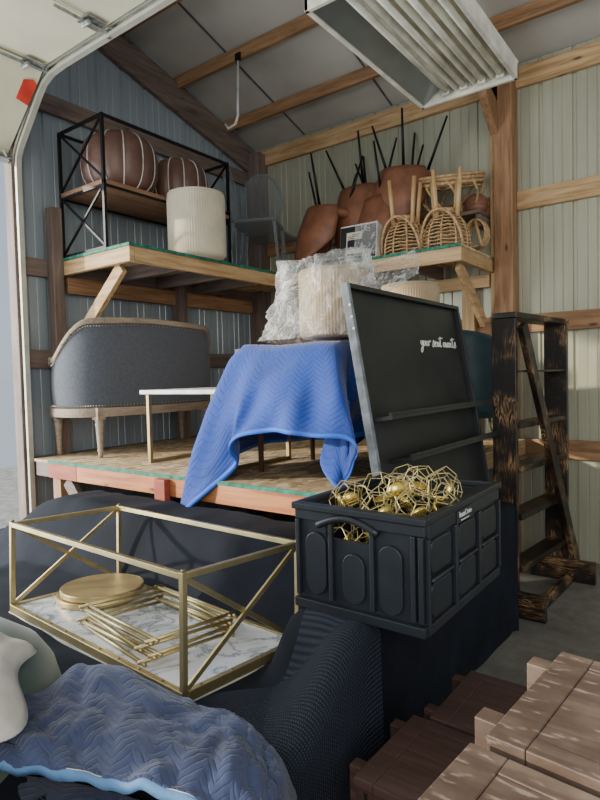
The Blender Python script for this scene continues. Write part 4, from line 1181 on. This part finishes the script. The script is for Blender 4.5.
def b2(u, v):
    p = catmull([catmull(r, u) for r in rows2], v); p.z += .012*nz(u*8, v*5, 8); return p
MB().grid(b2, 80, 30, uvf=lambda u, v: (u*1.2, v*.5)).build('under_layer', 'quilt_navy_shade', nb, smooth=True, solid=-.01)

# ------------------------------------------------------------------ sage bundle with white cloth, lower left
sg = thing('fabric_bundle', (2.05, -4.05, .45), 'rounded bundle wrapped in sage green satin at the left foreground', 'fabric')
def sgf(a, z):
    return 1+.03*math.sin(a*5+z*3)+.02*math.sin(a*11)*(1-z/.8)
MB().lathe([(.49, .44), (.485, .52), (.465, .60), (.43, .66), (.36, .715), (.25, .745), (.1, .755), (.005, .755)], (2.13, -4.12, 0), 72, rfun=sgf).build('satin_cover', 'sage', sg, smooth=True)
wc = thing('white_cloth', (2.15, -3.95, .75), 'ruffled white cloth slumped over the sage green bundle', 'fabric')
def wcf(u, v):
    a = R(-110+250*u); r = .04+.30*v+.035*math.sin(u*26)*v
    x = 2.34+r*math.cos(a)*1.05; y = -4.14+r*math.sin(a)
    z = .80-.05*v**2-.07*v**6+.020*math.sin(u*26+v*3)*v+.022*nz(u*6, v*5)
    return (x, y, z)
MB().grid(wcf, 80, 24).build('ruffled_sheet', 'white_cloth', wc, smooth=True, solid=.008)

# ------------------------------------------------------------------ brown wooden benches
def bench(x, y, z, rz, mat, label, inset=False, L=1.05, W=.31, H=.45, group='brown wooden benches stacked at the right'):
    """left near top corner at (x, y, z)"""
    t = thing('wooden_bench', (x, y, z-H), label, 'bench', group)
    T = Matrix.Translation((x, y, z)) @ Matrix.Rotation(rz, 4, 'Z')
    def B(name, mat_, *a, bev=.0018):
        return MB().box(*a).xform(T).build(name, mat_, t, bevel=bev)
    B('end_board', mat, 0, .052, 0, W, -.028, 0)
    B('end_board', mat, L-.052, L, 0, W, -.028, 0)
    B('side_board', mat, .053, L-.053, 0, .035, -.028, 0)
    B('side_board', mat, .053, L-.053, W-.035, W, -.028, 0)
    B('top_panel', mat, .053, L-.053, .036, W-.036, -.028, -.0015, bev=.001)
    B('apron', mat, .03, L-.03, .012, .032, -.085, -.029)
    B('apron', mat, .03, L-.03, W-.032, W-.012, -.085, -.029)
    B('apron', mat, .0, .02, .012, W-.012, -.11, -.029)
    for sx in (0, 1):
        for sy in (0, 1):
            px0 = (.03 if not sx else L-.066) if inset else (-.036 if not sx else L); py0 = .038 if not sy else W-.07
            B('leg', mat, px0, px0+.036, py0, py0+.034, -H, -.029 if inset else -.006)
    B('stretcher', mat, 0.0, L, W/2-.02, W/2+.02, -.34, -.30)
    return t
bench(3.185, -3.438, .45, R(-1.5), 'walnutX', 'dark brown wooden bench on the floor against the black cloth, nearest the navy blanket')
bench(3.235, -3.114, .45, R(-.5), 'walnutX', 'dark brown wooden bench on the floor against the black cloth, farther from the navy blanket')
bench(3.634, -3.806, .45, R(-4), 'walnutX', 'brown wooden bench on the floor hidden beneath the farther pale-worn bench')
bench(3.634, -3.806, .905, R(-5.3), 'weathered', 'worn pale-brown bench with two corner posts showing, farther of the two upper ones')
bench(3.60, -4.16, .45, R(-4), 'walnutX', 'brown wooden bench on the floor hidden beneath the nearest upper bench')
bench(3.59, -4.135, .900, R(-5.3), 'weathered', 'worn brown bench top cut off by the bottom right edge, nearest the camera', inset=True)

# ------------------------------------------------------------------ light, world, camera
def area(name, loc, target, sx, sy, power, col):
    l = bpy.data.lights.new(name, 'AREA'); l.shape = 'RECTANGLE'; l.size = sx; l.size_y = sy; l.energy = power; l.color = col
    o = bpy.data.objects.new(name, l); COL.objects.link(o); o.location = loc
    o.rotation_euler = (Vector(target)-Vector(loc)).to_track_quat('-Z', 'Y').to_euler(); return o
area('door_daylight', (-.6, -4.0, 1.6), (3.0, -2.2, 1.2), 2.6, 2.8, 150, (.86, .93, 1.0))
area('rear_daylight', (5.6, -6.6, 2.4), (2.4, -1.0, 1.3), 3.6, 2.6, 135, (1.0, .95, .84))
sun = bpy.data.lights.new('sun', 'SUN'); sun.energy = 5.0; sun.angle = R(1.5); sun.color = (1.0, .93, .78)
so = bpy.data.objects.new('sun', sun); COL.objects.link(so)
so.rotation_euler = Vector((.62, .66, -.26)).to_track_quat('-Z', 'Y').to_euler()
w = bpy.data.worlds.new('World'); S.world = w; w.use_nodes = True
bg = w.node_tree.nodes['Background']; mxw = w.node_tree.nodes.new('ShaderNodeMixRGB'); mxw.inputs[0].default_value = .5; mxw.inputs[2].default_value = (.62, .72, .85, 1)
sky = w.node_tree.nodes.new('ShaderNodeTexSky'); sky.sky_type = 'HOSEK_WILKIE'; sky.turbidity = 4
sky.sun_direction = Vector((-.62, -.66, .4)).normalized()
w.node_tree.links.new(sky.outputs[0], mxw.inputs[1]); w.node_tree.links.new(mxw.outputs[0], bg.inputs[0]); bg.inputs[1].default_value = 1.5

yaw, pit, rol, F = -.641051537, -.0407678675, -.0245260647, 578.74
f = Vector((math.sin(yaw)*math.cos(pit), math.cos(yaw)*math.cos(pit), math.sin(pit)))
rt = Vector((math.cos(yaw), -math.sin(yaw), 0)); upc = rt.cross(f)
r2 = rt*math.cos(rol)+upc*math.sin(rol); u2 = -rt*math.sin(rol)+upc*math.cos(rol)
cam = bpy.data.cameras.new('camera'); cam.lens = F/800*36; cam.sensor_width = 36; cam.clip_start = .02
co = bpy.data.objects.new('camera', cam); COL.objects.link(co)
co.matrix_world = Matrix(((r2.x, u2.x, -f.x, 3.9), (r2.y, u2.y, -f.y, -4.57), (r2.z, u2.z, -f.z, 1.4), (0, 0, 0, 1)))
S.camera = co
S.view_settings.view_transform = 'AgX'
S.view_settings.look = 'AgX - Base Contrast'
S.view_settings.exposure = .02
